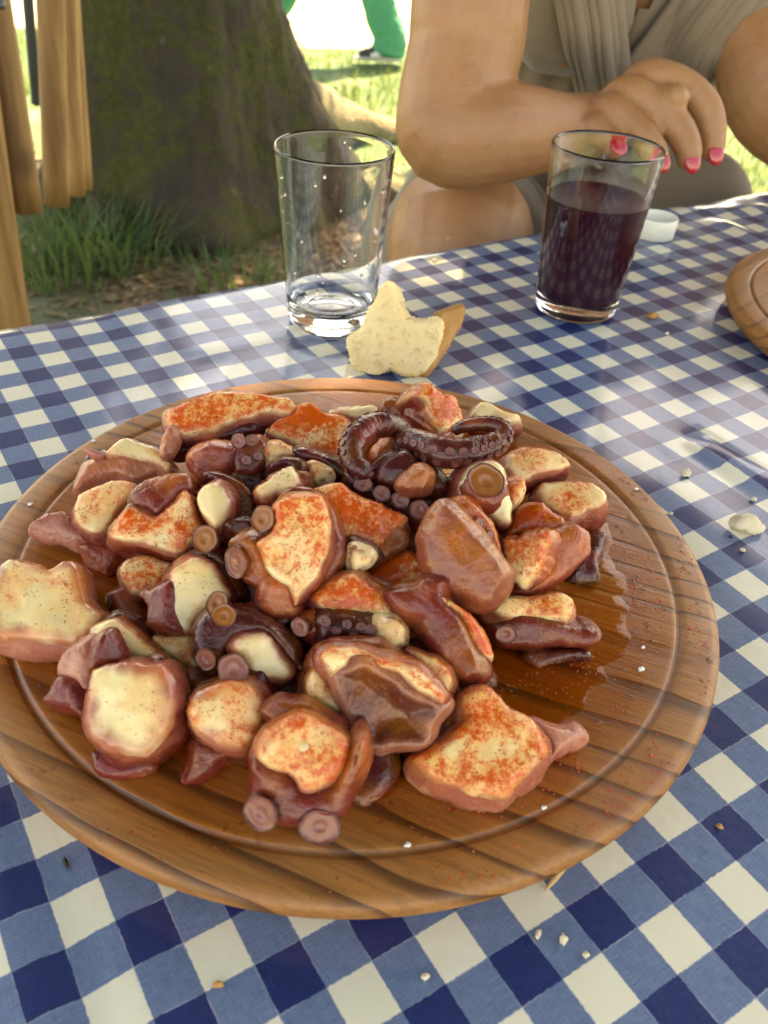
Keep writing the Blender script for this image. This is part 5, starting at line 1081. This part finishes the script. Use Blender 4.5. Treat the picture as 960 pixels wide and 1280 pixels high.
# ------------------------------------------------------------------ grass, litter
def gz(x, y):
    return GZ + 0.035 * noise.noise(Vector((x, y, 0)) * 1.3) + 0.015 * noise.noise(Vector((x, y, 3)) * 5) - 0.03
def grass():
    r = random.Random(21)
    def blade(V, F, x, y, L, lean, w, ang=None):
        a = r.uniform(0, 6.28) if ang is None else ang
        dx, dy = math.cos(a), math.sin(a)
        z = gz(x, y)
        b = len(V)
        for t, ww in ((0, 1), (0.5, 0.8), (1, 0.08)):
            cx, cy, cz = x + dx * lean * t * t, y + dy * lean * t * t, z + L * (t - 0.25 * t * t * lean / max(L, 1e-3))
            V.append((cx - dy * w * ww, cy + dx * w * ww, cz)); V.append((cx + dy * w * ww, cy - dx * w * ww, cz))
        F += [(b, b + 1, b + 3, b + 2), (b + 2, b + 3, b + 5, b + 4)]
    V, F = [], []
    n = 0
    while n < 26000:
        y = r.uniform(1.4, 6.6)
        x = r.uniform(-0.62, 0.75) * (y + 0.3) + 0.05
        d = math.hypot(x - TX, y - TY)
        dens = 1.0 if d > 1.25 else 0.12
        if noise.noise(Vector((x * 1.2, y * 1.2, 9))) < -0.15: dens *= 0.35
        if y > 5.8 + 0.12 * x or r.random() > dens: continue
        n += 1
        blade(V, F, x, y, r.uniform(0.03, 0.075), r.uniform(0.0, 0.05), r.uniform(0.0015, 0.003))
    tag(link('lawn_grass', mesh('lawn_grass', V, F, False), None, 'grass'), 'short green lawn grass beyond the table', 'grass', kind='stuff')
    V, F = [], []
    for (cx, cy, num, rad, L) in [(-0.934, 2.049, 140, 0.16, 0.22), (-0.82, 2.132, 120, 0.14, 0.22), (-0.925, 2.24, 90, 0.16, 0.2), (-0.97, 1.955, 60, 0.1, 0.2), (-0.535, 2.125, 70, 0.16, 0.1), (-0.451, 2.052, 50, 0.12, 0.12), (-0.169, 3.505, 90, 0.25, 0.1), (-0.288, 4.177, 60, 0.2, 0.12)]:
        for i in range(num):
            a = r.uniform(0, 6.28); q = rad * math.sqrt(r.random())
            blade(V, F, cx + q * math.cos(a), cy + q * math.sin(a), r.uniform(0.5, 1) * L, r.uniform(0.2, 0.8) * L, r.uniform(0.002, 0.0045), a + r.uniform(-0.8, 0.8))
    tag(link('grass_tuft', mesh('grass_tuft', V, F, False), None, 'grass'), 'long bright grass blades growing at the foot of the tree', 'grass', kind='stuff')
    V, F = [], []
    for i in range(2600):
        x = TX + r.gauss(0.1, 0.75); y = TY + r.gauss(-0.5, 0.5)
        z = gz(x, y) + 0.004
        a = r.uniform(0, 6.28); l = r.uniform(0.010, 0.028); w = l * r.uniform(0.3, 0.6)
        dx, dy = math.cos(a), math.sin(a)
        b = len(V)
        t1, t2 = r.uniform(-0.4, 0.4) * l, r.uniform(0, 0.7) * w
        V += [(x - dx * l, y - dy * l, z + abs(t1)), (x + dy * w, y - dx * w, z + t2), (x + dx * l, y + dy * l, z), (x - dy * w, y + dx * w, z + t2)]
        F.append((b, b + 1, b + 2, b + 3))
    tag(link('leaf_litter', mesh('leaf_litter', V, F, False), None, 'litter'), 'dry brown leaf litter around the tree foot', 'litter', kind='stuff')
grass()

# ------------------------------------------------------------------ seated person
def seated_person():
    W_ = {'hip': (0.175, 0.9, -0.2), 'sh': (0.232, 0.74, 0.3), 'bust': [(0.1532, 0.6823, 0.13), (0.3068, 0.7095, 0.13)], 'rarm': [(0.0695, 0.7113, 0.3, 0.058), (0.0515, 0.515, 0.1629, 0.047), (0.0498, 0.488, 0.1172, 0.046), (0.0411, 0.462, 0.0827, 0.042), (0.0411, 0.447, 0.0626, 0.0395), (0.0696, 0.452, 0.0645, 0.0405), (0.0995, 0.466, 0.0637, 0.036), (0.1346, 0.487, 0.0622, 0.029), (0.1623, 0.505, 0.0628, 0.026)], 'larm': [(0.3945, 0.7687, 0.3, 0.06), (0.5, 0.7, 0.17, 0.05), (0.475, 0.6, 0.045, 0.047), (0.3657, 0.615, 0.0629, 0.046), (0.3325, 0.655, 0.108, 0.041), (0.3195, 0.69, 0.1323, 0.034), (0.3033, 0.72, 0.161, 0.03)], 'lhand': [[(0.2933, 0.72, 0.161, 0.026), (0.2733, 0.725, 0.211, 0.034), (0.2533, 0.73, 0.241, 0.03)], [(0.2583, 0.698, 0.241, 0.0105), (0.2283, 0.693, 0.266, 0.0095), (0.2031, 0.693, 0.261, 0.0085)], [(0.2633, 0.716, 0.241, 0.0105), (0.2283, 0.711, 0.266, 0.0095), (0.1991, 0.711, 0.261, 0.0085)], [(0.2683, 0.734, 0.241, 0.0105), (0.2283, 0.729, 0.266, 0.0095), (0.2015, 0.729, 0.261, 0.0085)], [(0.2733, 0.752, 0.241, 0.0105), (0.2283, 0.747, 0.266, 0.0095), (0.2055, 0.747, 0.261, 0.0085)], [(0.2733, 0.7, 0.191, 0.012), (0.2433, 0.685, 0.211, 0.0105), (0.2183, 0.685, 0.221, 0.009)]], 'rleg': [(0.0864, 0.8843, -0.22, 0.095), (0.095, 0.72, -0.135, 0.085), (0.0734, 0.6, -0.0898, 0.07), (0.0634, 0.5, -0.0448, 0.066), (0.0584, 0.475, -0.1648, 0.055), (0.0534, 0.53, -0.4, 0.052), (0.0534, 0.57, -0.66, 0.034), (0.0534, 0.57, -0.7, 0.034)], 'lleg': [(0.2636, 0.9157, -0.22, 0.095), (0.2837, 0.7878, -0.1412, 0.09), (0.3037, 0.66, -0.0624, 0.07), (0.3037, 0.66, -0.2024, 0.055), (0.3037, 0.7, -0.42, 0.05), (0.3037, 0.73, -0.66, 0.034), (0.3037, 0.73, -0.7, 0.034)], 'feet': [[(0.0534, 0.57, -0.735, 0.036), (0.1034, 0.5, -0.745, 0.036), (0.1534, 0.43, -0.755, 0.024)], [(0.3037, 0.73, -0.735, 0.036), (0.3537, 0.66, -0.745, 0.036), (0.4037, 0.59, -0.755, 0.024)]], 'neck': [(0.232, 0.74, 0.28, 0.06), (0.2355, 0.7203, 0.36, 0.052), (0.2398, 0.6957, 0.43, 0.05)], 'head': (0.2433, 0.676, 0.51), 'palm': ((0.1695, 0.4946, 0.074), (0.0164, 0.044, 0.017), [[0.379, 0.562, -0.7352], [-0.5492, 0.776, 0.3101], [0.7449, 0.2862, 0.6027]]), 'fingers': [[(0.1881, 0.5265, 0.08, 0.0115), (0.1995, 0.51, 0.1023, 0.0135), (0.2264, 0.5, 0.1013, 0.0132), (0.2482, 0.488, 0.0875, 0.013), (0.2564, 0.476, 0.0691, 0.0112), (0.2589, 0.47, 0.0534, 0.0088)], [(0.1705, 0.5105, 0.0701, 0.0115), (0.1819, 0.494, 0.0925, 0.0138), (0.2042, 0.482, 0.087, 0.0134), (0.224, 0.47, 0.0756, 0.013), (0.2345, 0.46, 0.0619, 0.0112), (0.2376, 0.456, 0.0496, 0.0088)], [(0.1562, 0.4965, 0.0596, 0.011), (0.1676, 0.48, 0.082, 0.0125), (0.1861, 0.468, 0.0765, 0.0118), (0.199, 0.457, 0.0675, 0.0114), (0.208, 0.449, 0.0581, 0.01), (0.2113, 0.446, 0.0506, 0.008)], [(0.144, 0.4845, 0.0478, 0.01), (0.1554, 0.468, 0.0701, 0.0112), (0.1663, 0.458, 0.0661, 0.0104), (0.1727, 0.45, 0.0626, 0.0096), (0.1773, 0.445, 0.0582, 0.0072)], [(0.1699, 0.494, 0.0777, 0.016), (0.1981, 0.5008, 0.0836, 0.0135), (0.2142, 0.4855, 0.0911, 0.012), (0.2208, 0.4679, 0.0983, 0.009)]], 'nails': [((0.259, 0.4638, 0.0585), (0.145, -0.355, -0.924), (0.056, -0.929, 0.365)), ((0.2378, 0.4496, 0.0544), (0.236, -0.301, -0.924), (0.096, -0.939, 0.331)), ((0.2112, 0.44, 0.0559), (0.371, -0.344, -0.862), (0.111, -0.906, 0.409)), ((0.1752, 0.4412, 0.065), (0.568, -0.619, -0.542), (-0.092, -0.703, 0.705))], 'folds': [[(0.1254, 0.6313, 0.1647, 0.0048), (0.1353, 0.6174, 0.1394, 0.0048), (0.1482, 0.6182, 0.1085, 0.0048), (0.1758, 0.6874, 0.0635, 0.0048), (0.1932, 0.6963, 0.0247, 0.0048), (0.2108, 0.7094, -0.018, 0.0048)], [(0.1324, 0.6284, 0.1654, 0.006), (0.142, 0.616, 0.1401, 0.006), (0.1549, 0.6179, 0.109, 0.006), (0.1823, 0.6854, 0.0643, 0.006), (0.2001, 0.6955, 0.0254, 0.006), (0.2184, 0.7103, -0.0178, 0.006)], [(0.1394, 0.6266, 0.166, 0.0072), (0.1489, 0.6153, 0.1406, 0.0072), (0.1617, 0.6184, 0.1094, 0.0072), (0.1888, 0.6839, 0.065, 0.0072), (0.207, 0.6951, 0.0259, 0.0072), (0.226, 0.7118, -0.0176, 0.0072)], [(0.1466, 0.6256, 0.1665, 0.0048), (0.1559, 0.6153, 0.141, 0.0048), (0.1686, 0.6197, 0.1096, 0.0048), (0.1954, 0.6827, 0.0657, 0.0048), (0.2141, 0.6952, 0.0264, 0.0048), (0.2338, 0.7139, -0.0177, 0.0048)], [(0.1539, 0.6256, 0.167, 0.006), (0.163, 0.6161, 0.1414, 0.006), (0.1758, 0.622, 0.1097, 0.006), (0.202, 0.682, 0.0663, 0.006), (0.2213, 0.6958, 0.0267, 0.006), (0.2418, 0.7167, -0.0179, 0.006)], [(0.1614, 0.6265, 0.1674, 0.0072), (0.1703, 0.6177, 0.1416, 0.0072), (0.1832, 0.6255, 0.1097, 0.0072), (0.2086, 0.6816, 0.0668, 0.0072), (0.2285, 0.697, 0.027, 0.0072), (0.2501, 0.7203, -0.0183, 0.0072)], [(0.1691, 0.6285, 0.1677, 0.0048), (0.1777, 0.6203, 0.1418, 0.0048), (0.191, 0.6308, 0.1093, 0.0048), (0.2154, 0.6816, 0.0672, 0.0048), (0.236, 0.6987, 0.0271, 0.0048), (0.2586, 0.725, -0.019, 0.0048)], [(0.177, 0.6319, 0.1679, 0.006), (0.1854, 0.6242, 0.1418, 0.006), (0.1996, 0.6392, 0.1086, 0.006), (0.2222, 0.6821, 0.0676, 0.006), (0.2436, 0.701, 0.027, 0.006), (0.2676, 0.731, -0.02, 0.006)], [(0.265, 0.6567, 0.171, 0.0052), (0.2513, 0.6628, 0.1413, 0.0052), (0.2363, 0.6705, 0.1094, 0.0052), (0.2218, 0.679, 0.079, 0.0052), (0.2182, 0.69, 0.0433, 0.0052), (0.2252, 0.7052, 0.0007, 0.0052), (0.2379, 0.7243, -0.0419, 0.0052)], [(0.2735, 0.6604, 0.1712, 0.0065), (0.2591, 0.663, 0.1417, 0.0065), (0.2447, 0.6723, 0.1097, 0.0065), (0.231, 0.6799, 0.0795, 0.0065), (0.2295, 0.6917, 0.0437, 0.0065), (0.2388, 0.7088, 0.0007, 0.0065), (0.2534, 0.7316, -0.043, 0.0065)], [(0.2816, 0.6625, 0.1715, 0.0078), (0.2653, 0.6574, 0.1428, 0.0078), (0.2531, 0.6742, 0.1099, 0.0078), (0.2405, 0.6818, 0.0798, 0.0078), (0.2412, 0.6946, 0.0439, 0.0078), (0.253, 0.7147, 0.0001, 0.0078), (0.2702, 0.7433, -0.0453, 0.0078)], [(0.2884, 0.6599, 0.1722, 0.0052), (0.2717, 0.653, 0.1438, 0.0052), (0.2589, 0.6656, 0.1116, 0.0052), (0.2503, 0.6847, 0.0799, 0.0052), (0.2533, 0.6991, 0.0437, 0.0052), (0.2683, 0.7242, -0.0013, 0.0052), (0.2901, 0.7656, -0.0506, 0.0052)], [(0.2954, 0.6584, 0.1728, 0.0065), (0.2783, 0.6496, 0.1446, 0.0065), (0.265, 0.6591, 0.113, 0.0065), (0.2604, 0.689, 0.0798, 0.0065), (0.2661, 0.7056, 0.0431, 0.0065), (0.2857, 0.7408, -0.0044, 0.0065), (0.3099, 0.7852, -0.055, 0.0065)], [(0.3027, 0.6578, 0.1733, 0.0078), (0.2851, 0.6469, 0.1454, 0.0078), (0.2714, 0.6539, 0.1143, 0.0078), (0.2685, 0.6854, 0.081, 0.0078), (0.2798, 0.7152, 0.0419, 0.0078), (0.3052, 0.7633, -0.0089, 0.0078), (0.3302, 0.8046, -0.0594, 0.0078)], [(0.3103, 0.6582, 0.1737, 0.0052), (0.2921, 0.6451, 0.146, 0.0052), (0.278, 0.6498, 0.1153, 0.0052), (0.2743, 0.6738, 0.0835, 0.0052), (0.2954, 0.7306, 0.0396, 0.0052), (0.3219, 0.7744, -0.0107, 0.0052)], [(0.3183, 0.6599, 0.1741, 0.0065), (0.2993, 0.6441, 0.1466, 0.0065), (0.2849, 0.6467, 0.1162, 0.0065), (0.2811, 0.6664, 0.0853, 0.0065), (0.3125, 0.7502, 0.0364, 0.0065)], [(0.3269, 0.6632, 0.1743, 0.0078), (0.3067, 0.6438, 0.1471, 0.0078), (0.2919, 0.6445, 0.117, 0.0078), (0.2884, 0.6613, 0.0867, 0.0078), (0.3274, 0.7611, 0.0351, 0.0078)], [(0.3365, 0.6691, 0.1743, 0.0052), (0.3145, 0.6445, 0.1475, 0.0052), (0.2992, 0.6432, 0.1177, 0.0052), (0.2962, 0.6581, 0.0879, 0.0052), (0.3468, 0.7853, 0.031, 0.0052)], [(0.3489, 0.6828, 0.1739, 0.0065), (0.3226, 0.6462, 0.1478, 0.0065), (0.3067, 0.6427, 0.1183, 0.0065), (0.3044, 0.6564, 0.0887, 0.0065)]], 'skirt': [[(0.2636, 0.9157, -0.2, 0.105), (0.2837, 0.7878, -0.1412, 0.098), (0.3037, 0.66, -0.0624, 0.078), (0.3037, 0.66, -0.1624, 0.075)], [(0.0864, 0.8843, -0.2, 0.105), (0.1, 0.72, -0.13, 0.092), (0.0834, 0.62, -0.0798, 0.08)], [(0.175, 0.9, -0.2, 0.13), (0.2011, 0.7523, -0.2, 0.1), (0.2237, 0.6242, -0.18, 0.08)]], 'hem': [[(0.0834, 0.62, -0.0798, 0.0825), (0.0794, 0.585, -0.0808, 0.0785)]]}
    root = empty('person', (W_['hip'][0], W_['hip'][1], GZ))
    tag(root, 'seated person in taupe wrap dress with bent arm and red nails across the table', 'person')
    parts = []
    T = lambda pts, **k: parts.append(tube_data(pts, n=6, seg=20, **k))
    h = np.array(W_['hip']); s = np.array(W_['sh']); side = np.array([0.985, 0.174, 0]); fw = np.array([0.174, -0.985, 0])
    yaw = math.atan2(side[1], side[0])
    rz = Matrix.Rotation(yaw, 3, 'Z')
    # torso as stacked ellipses
    def torso(sc=1.0, lo=0.0, hi=1.0, extra=0.0, n=26, seg=44, pleat=False):
        prof = [(0.0, 0.175, 0.125), (0.12, 0.185, 0.13), (0.35, 0.145, 0.10), (0.55, 0.150, 0.105), (0.72, 0.165, 0.125), (0.86, 0.165, 0.105), (0.95, 0.155, 0.085), (1.0, 0.11, 0.065)]
        V, F = [], []
        for i in range(n):
            t = lo + (hi - lo) * i / (n - 1)
            rx = np.interp(t, [p[0] for p in prof], [p[1] for p in prof]) + extra
            ry = np.interp(t, [p[0] for p in prof], [p[2] for p in prof]) + extra
            c = h + (s - h) * t
            for k in range(seg):
                a = 2 * math.pi * k / seg
                d = side * (rx * math.cos(a)) + fw * (ry * math.sin(a))
                V.append(tuple(c + d))
        for i in range(n - 1):
            for k in range(seg):
                k2 = (k + 1) % seg
                F.append((i * seg + k, i * seg + k2, (i + 1) * seg + k2, (i + 1) * seg + k))
        F.append(tuple(range(seg))[::-1]); F.append(tuple((n - 1) * seg + k for k in range(seg)))
        return V, F
    parts.append(torso())
    for b in W_['bust']:
        parts.append(ellipsoid(b, (0.056, 0.056, 0.060)))
    for k in ('rarm', 'larm', 'rleg', 'lleg', 'neck'):
        T(W_[k])
    for k in W_['feet']:
        T(k)
    hd = W_['head']
    fz = Matrix.Rotation(math.atan2(fw[1], fw[0]), 3, 'Z')
    parts.append(ellipsoid(hd, (0.098, 0.076, 0.115), fz))
    parts.append(ellipsoid(tuple(np.array(hd) + fw * 0.045 + np.array([0, 0, -0.06])), (0.05, 0.05, 0.055), fz))
    parts.append(ellipsoid(tuple(np.array(hd) + fw * 0.098 + np.array([0, 0, -0.02])), (0.018, 0.013, 0.02), fz))
    parts.append(ellipsoid(tuple(np.array(hd) + fw * 0.09 + np.array([0, 0, -0.058])), (0.01, 0.024, 0.009), fz))
    for q in (-1, 1):
        parts.append(ellipsoid(tuple(np.array(hd) + side * (0.078 * q) + np.array([0, 0, -0.01])), (0.02, 0.010, 0.03), fz))
    parts.append(ellipsoid(W_['palm'][0], W_['palm'][1], Matrix(W_['palm'][2])))
    for fpts in W_['fingers']:
        parts.append(tube_data(fpts, n=5, seg=14))
    for fpts in W_['lhand']:
        parts.append(tube_data(fpts, n=5, seg=14))
    me = fuse('body', parts, 0.0026, 5)
    child_me('body', me, root, 'human_skin')
    for (c, xd, zd) in W_['nails']:
        z = Vector(zd).normalized(); x = Vector(xd); x = (x - z * x.dot(z)).normalized(); y = z.cross(x)
        m3 = Matrix((x, y, z)).transposed()
        child('nail', ellipsoid(c, (0.0088, 0.0066, 0.0024), m3, 16), root, 'nail_polish')
    for q in (-1, 1):
        child('eye', ellipsoid(tuple(np.array(hd) + fw * 0.088 + side * 0.032 * q + np.array([0, 0, 0.008])), (0.008, 0.013, 0.007), fz), root, 'shoe_white')
    child_me('hair', fuse('hair', [ellipsoid(tuple(np.array(hd) - fw * 0.018 + np.array([0, 0, 0.022])), (0.108, 0.09, 0.115), fz), ellipsoid(tuple(np.array(hd) - fw * 0.07 + np.array([0, 0, -0.10])), (0.055, 0.085, 0.12), fz)], 0.008, 3), root, 'hair')
    # dress: bodice shell open in a V at the front, with long folds
    V, F = torso(extra=0.008, lo=0.02, hi=0.97, n=60, seg=120)
    n, seg = 60, 120
    out = []
    bust = [np.array(b) for b in W_['bust']]
    for i in range(n):
        for k in range(seg):
            p = np.array(V[i * seg + k])
            a = 2 * math.pi * k / seg
            t = 0.02 + 0.95 * i / (n - 1)
            for b in bust:
                dv = p - b
                dist = np.linalg.norm(dv)
                if dist < 0.064 and math.sin(a) > 0:
                    p = b + dv / dist * 0.064
            fold = 0.004 * math.sin(a * 26 + 5 * t) * max(math.sin(a), 0) * sstep((t - 0.1) / 0.2)
            p = p + (side * math.cos(a) + fw * math.sin(a)) * fold
            out.append(tuple(p))
    F2 = []
    for f in F:
        if len(f) != 4: continue
        i, k = f[0] // seg, f[0] % seg
        a = 2 * math.pi * (k + 0.5) / seg; t = 0.02 + 0.95 * i / (n - 1)
        lat = math.cos(a) * 0.16
        if math.sin(a) > 0.2 and t > 0.639 and abs(lat - (-0.019)) < (t - 0.639) * 0.30: continue
        if t > 0.86 and abs(math.cos(a)) > 0.80: continue
        F2.append(f)
    child('bodice', (out, F2), root, 'dress')
    for pts in W_['folds']:
        child('fold', tube_data(pts, n=6, seg=10, flat=lambda t: (1.0, 1.35)), root, 'dress')
    sk = [tube_data(p, n=6, seg=24) for p in W_['skirt']] + [ellipsoid(tuple(h), (0.20, 0.155, 0.14), rz)]
    child_me('skirt', fuse('skirt', sk, 0.006, 3, 0.004), root, 'skirt')
    child_me('hem', fuse('hem', [tube_data(p, n=6, seg=20) for p in W_['hem']], 0.004, 2), root, 'dress')
    # the bench the person sits on
    side = np.array([0.8288, 0.5596, 0]); fw = np.array([0.5596, -0.8288, 0])
    bench = empty('bench', (W_['hip'][0], W_['hip'][1], GZ))
    tag(bench, 'low wooden bench under the seated person behind the table', 'bench')
    c = np.array(W_['hip'])
    def obox(a0, a1, b0, b1, z0, z1):
        v, f = box_data(a0, a1, b0, b1, z0, z1)
        return [(*(c[:2] + side[:2] * p[0] + fw[:2] * p[1]), p[2]) for p in v], [q[::-1] for q in f]
    zt = W_['hip'][2] - 0.125
    child('seat', obox(-0.45, 0.75, -0.17, 0.13, zt - 0.035, zt), bench, 'table_wood', False)
    for a in (-0.38, 0.62):
        for b in (-0.13, 0.05):
            child('leg', obox(a, a + 0.06, b, b + 0.06, GZ - 0.03, zt - 0.036), bench, 'table_wood', False)
seated_person()

# ------------------------------------------------------------------ walking person in green trousers
def walker():
    (ax, ay), (bx, by) = [(-0.153, 5.275), (-0.943, 5.395)]
    root = empty('person', ((ax + bx) / 2, (ay + by) / 2, GZ))
    tag(root, 'person in bright green trousers and dark sneakers walking on the sunny lawn', 'person')
    g = GZ - 0.01
    cx, cy = (ax + bx) / 2 + 0.02, (ay + by) / 2
    hipz = g + 0.88
    A = lambda *p: tuple(p)
    body = [tube_data([(cx, cy, hipz, 0.14), (cx, cy, hipz + 0.25, 0.13), (cx + 0.02, cy, hipz + 0.48, 0.17), (cx + 0.02, cy, hipz + 0.56, 0.07), (cx + 0.03, cy, hipz + 0.66, 0.055)], n=5, seg=18),
            ellipsoid((cx + 0.05, cy, hipz + 0.76), (0.095, 0.075, 0.12)), ellipsoid((cx + 0.145, cy, hipz + 0.75), (0.02, 0.013, 0.02))]
    for s, sw in ((-1, 0.22), (1, -0.18)):
        body.append(tube_data([(cx + 0.02, cy + 0.17 * s, hipz + 0.50, 0.055), (cx + sw * 0.4, cy + 0.22 * s, hipz + 0.24, 0.045), (cx + sw, cy + 0.22 * s, hipz + 0.02, 0.032), (cx + sw + 0.03, cy + 0.22 * s, hipz - 0.08, 0.03)], n=5, seg=12))
        for q in range(5):
            body.append(tube_data([(cx + sw + 0.03, cy + 0.22 * s + (q - 2) * 0.012, hipz - 0.10, 0.011), (cx + sw + 0.045, cy + 0.22 * s + (q - 2) * 0.014, hipz - 0.16 + 0.01 * abs(q - 1.5), 0.008)], n=2, seg=8))
    leg = []
    for (x, y, s) in ((ax, ay, -1), (bx, by, 1)):
        body.append(tube_data([(cx, cy + 0.06 * s, hipz, 0.08), (x, y, g + 0.08, 0.045), (x + 0.05, y, g + 0.05, 0.04)], n=3, seg=12))
        kx, ky = (cx + x) / 2 + 0.05, (cy + y) / 2
        leg.append(tube_data([(cx, cy + 0.06 * s, hipz + 0.03, 0.135), (cx + (kx - cx) * 0.6, cy + (ky - cy) * 0.6, hipz - 0.22, 0.125), (kx, ky, g + 0.48, 0.105), ((kx + x) / 2, (ky + y) / 2, g + 0.27, 0.098), (x, y, g + 0.12, 0.094), (x - 0.01, y, g + 0.045, 0.098)], n=8, seg=26,
                             wob=lambda t, a, p: 1 + 0.10 * noise.noise(Vector((p[0] * 9, p[2] * 24, a * 1.2))) + 0.05 * math.sin(t * 60 + a) * sstep((t - 0.7) / 0.2)))
    child_me('body', fuse('body', body, 0.012, 3), root, 'human_skin_b')
    child_me('trousers', fuse('trousers', leg + [ellipsoid((cx, cy, hipz + 0.06), (0.15, 0.19, 0.13))], 0.010, 2), root, 'trousers')
    child_me('shirt', fuse('shirt', [tube_data([(cx, cy, hipz + 0.06, 0.16), (cx, cy, hipz + 0.25, 0.155), (cx + 0.02, cy, hipz + 0.46, 0.185), (cx + 0.02, cy, hipz + 0.54, 0.11)], n=5, seg=18)], 0.012, 2), root, 'shirt')
    child('hair', ellipsoid((cx + 0.035, cy, hipz + 0.80), (0.10, 0.083, 0.10)), root, 'hair')
    for (x, y) in ((ax, ay), (bx, by)):
        sh = child_me('shoe', fuse('shoe', [tube_data([(x + 0.03, y, g + 0.05, 0.045), (x - 0.06, y - 0.02, g + 0.045, 0.045), (x - 0.17, y - 0.045, g + 0.03, 0.032)], n=5, seg=14, flat=lambda t: (0.8, 1.0))], 0.008, 3), root, 'shoe_dark')
        b = sh.location
        so = child('sole', tube_data([(x + 0.06, y, g + 0.012, 0.045), (x - 0.06, y - 0.02, g + 0.012, 0.05), (x - 0.20, y - 0.05, g + 0.014, 0.03)], n=5, seg=14, flat=lambda t: (0.28, 1.0)), root, 'shoe_white')
        st = child('stripe', tube_data([(x + 0.0, y - 0.052, g + 0.075, 0.012), (x - 0.05, y - 0.062, g + 0.05, 0.016), (x - 0.10, y - 0.07, g + 0.03, 0.016)], n=4, seg=10), root, 'shoe_white')
walker()
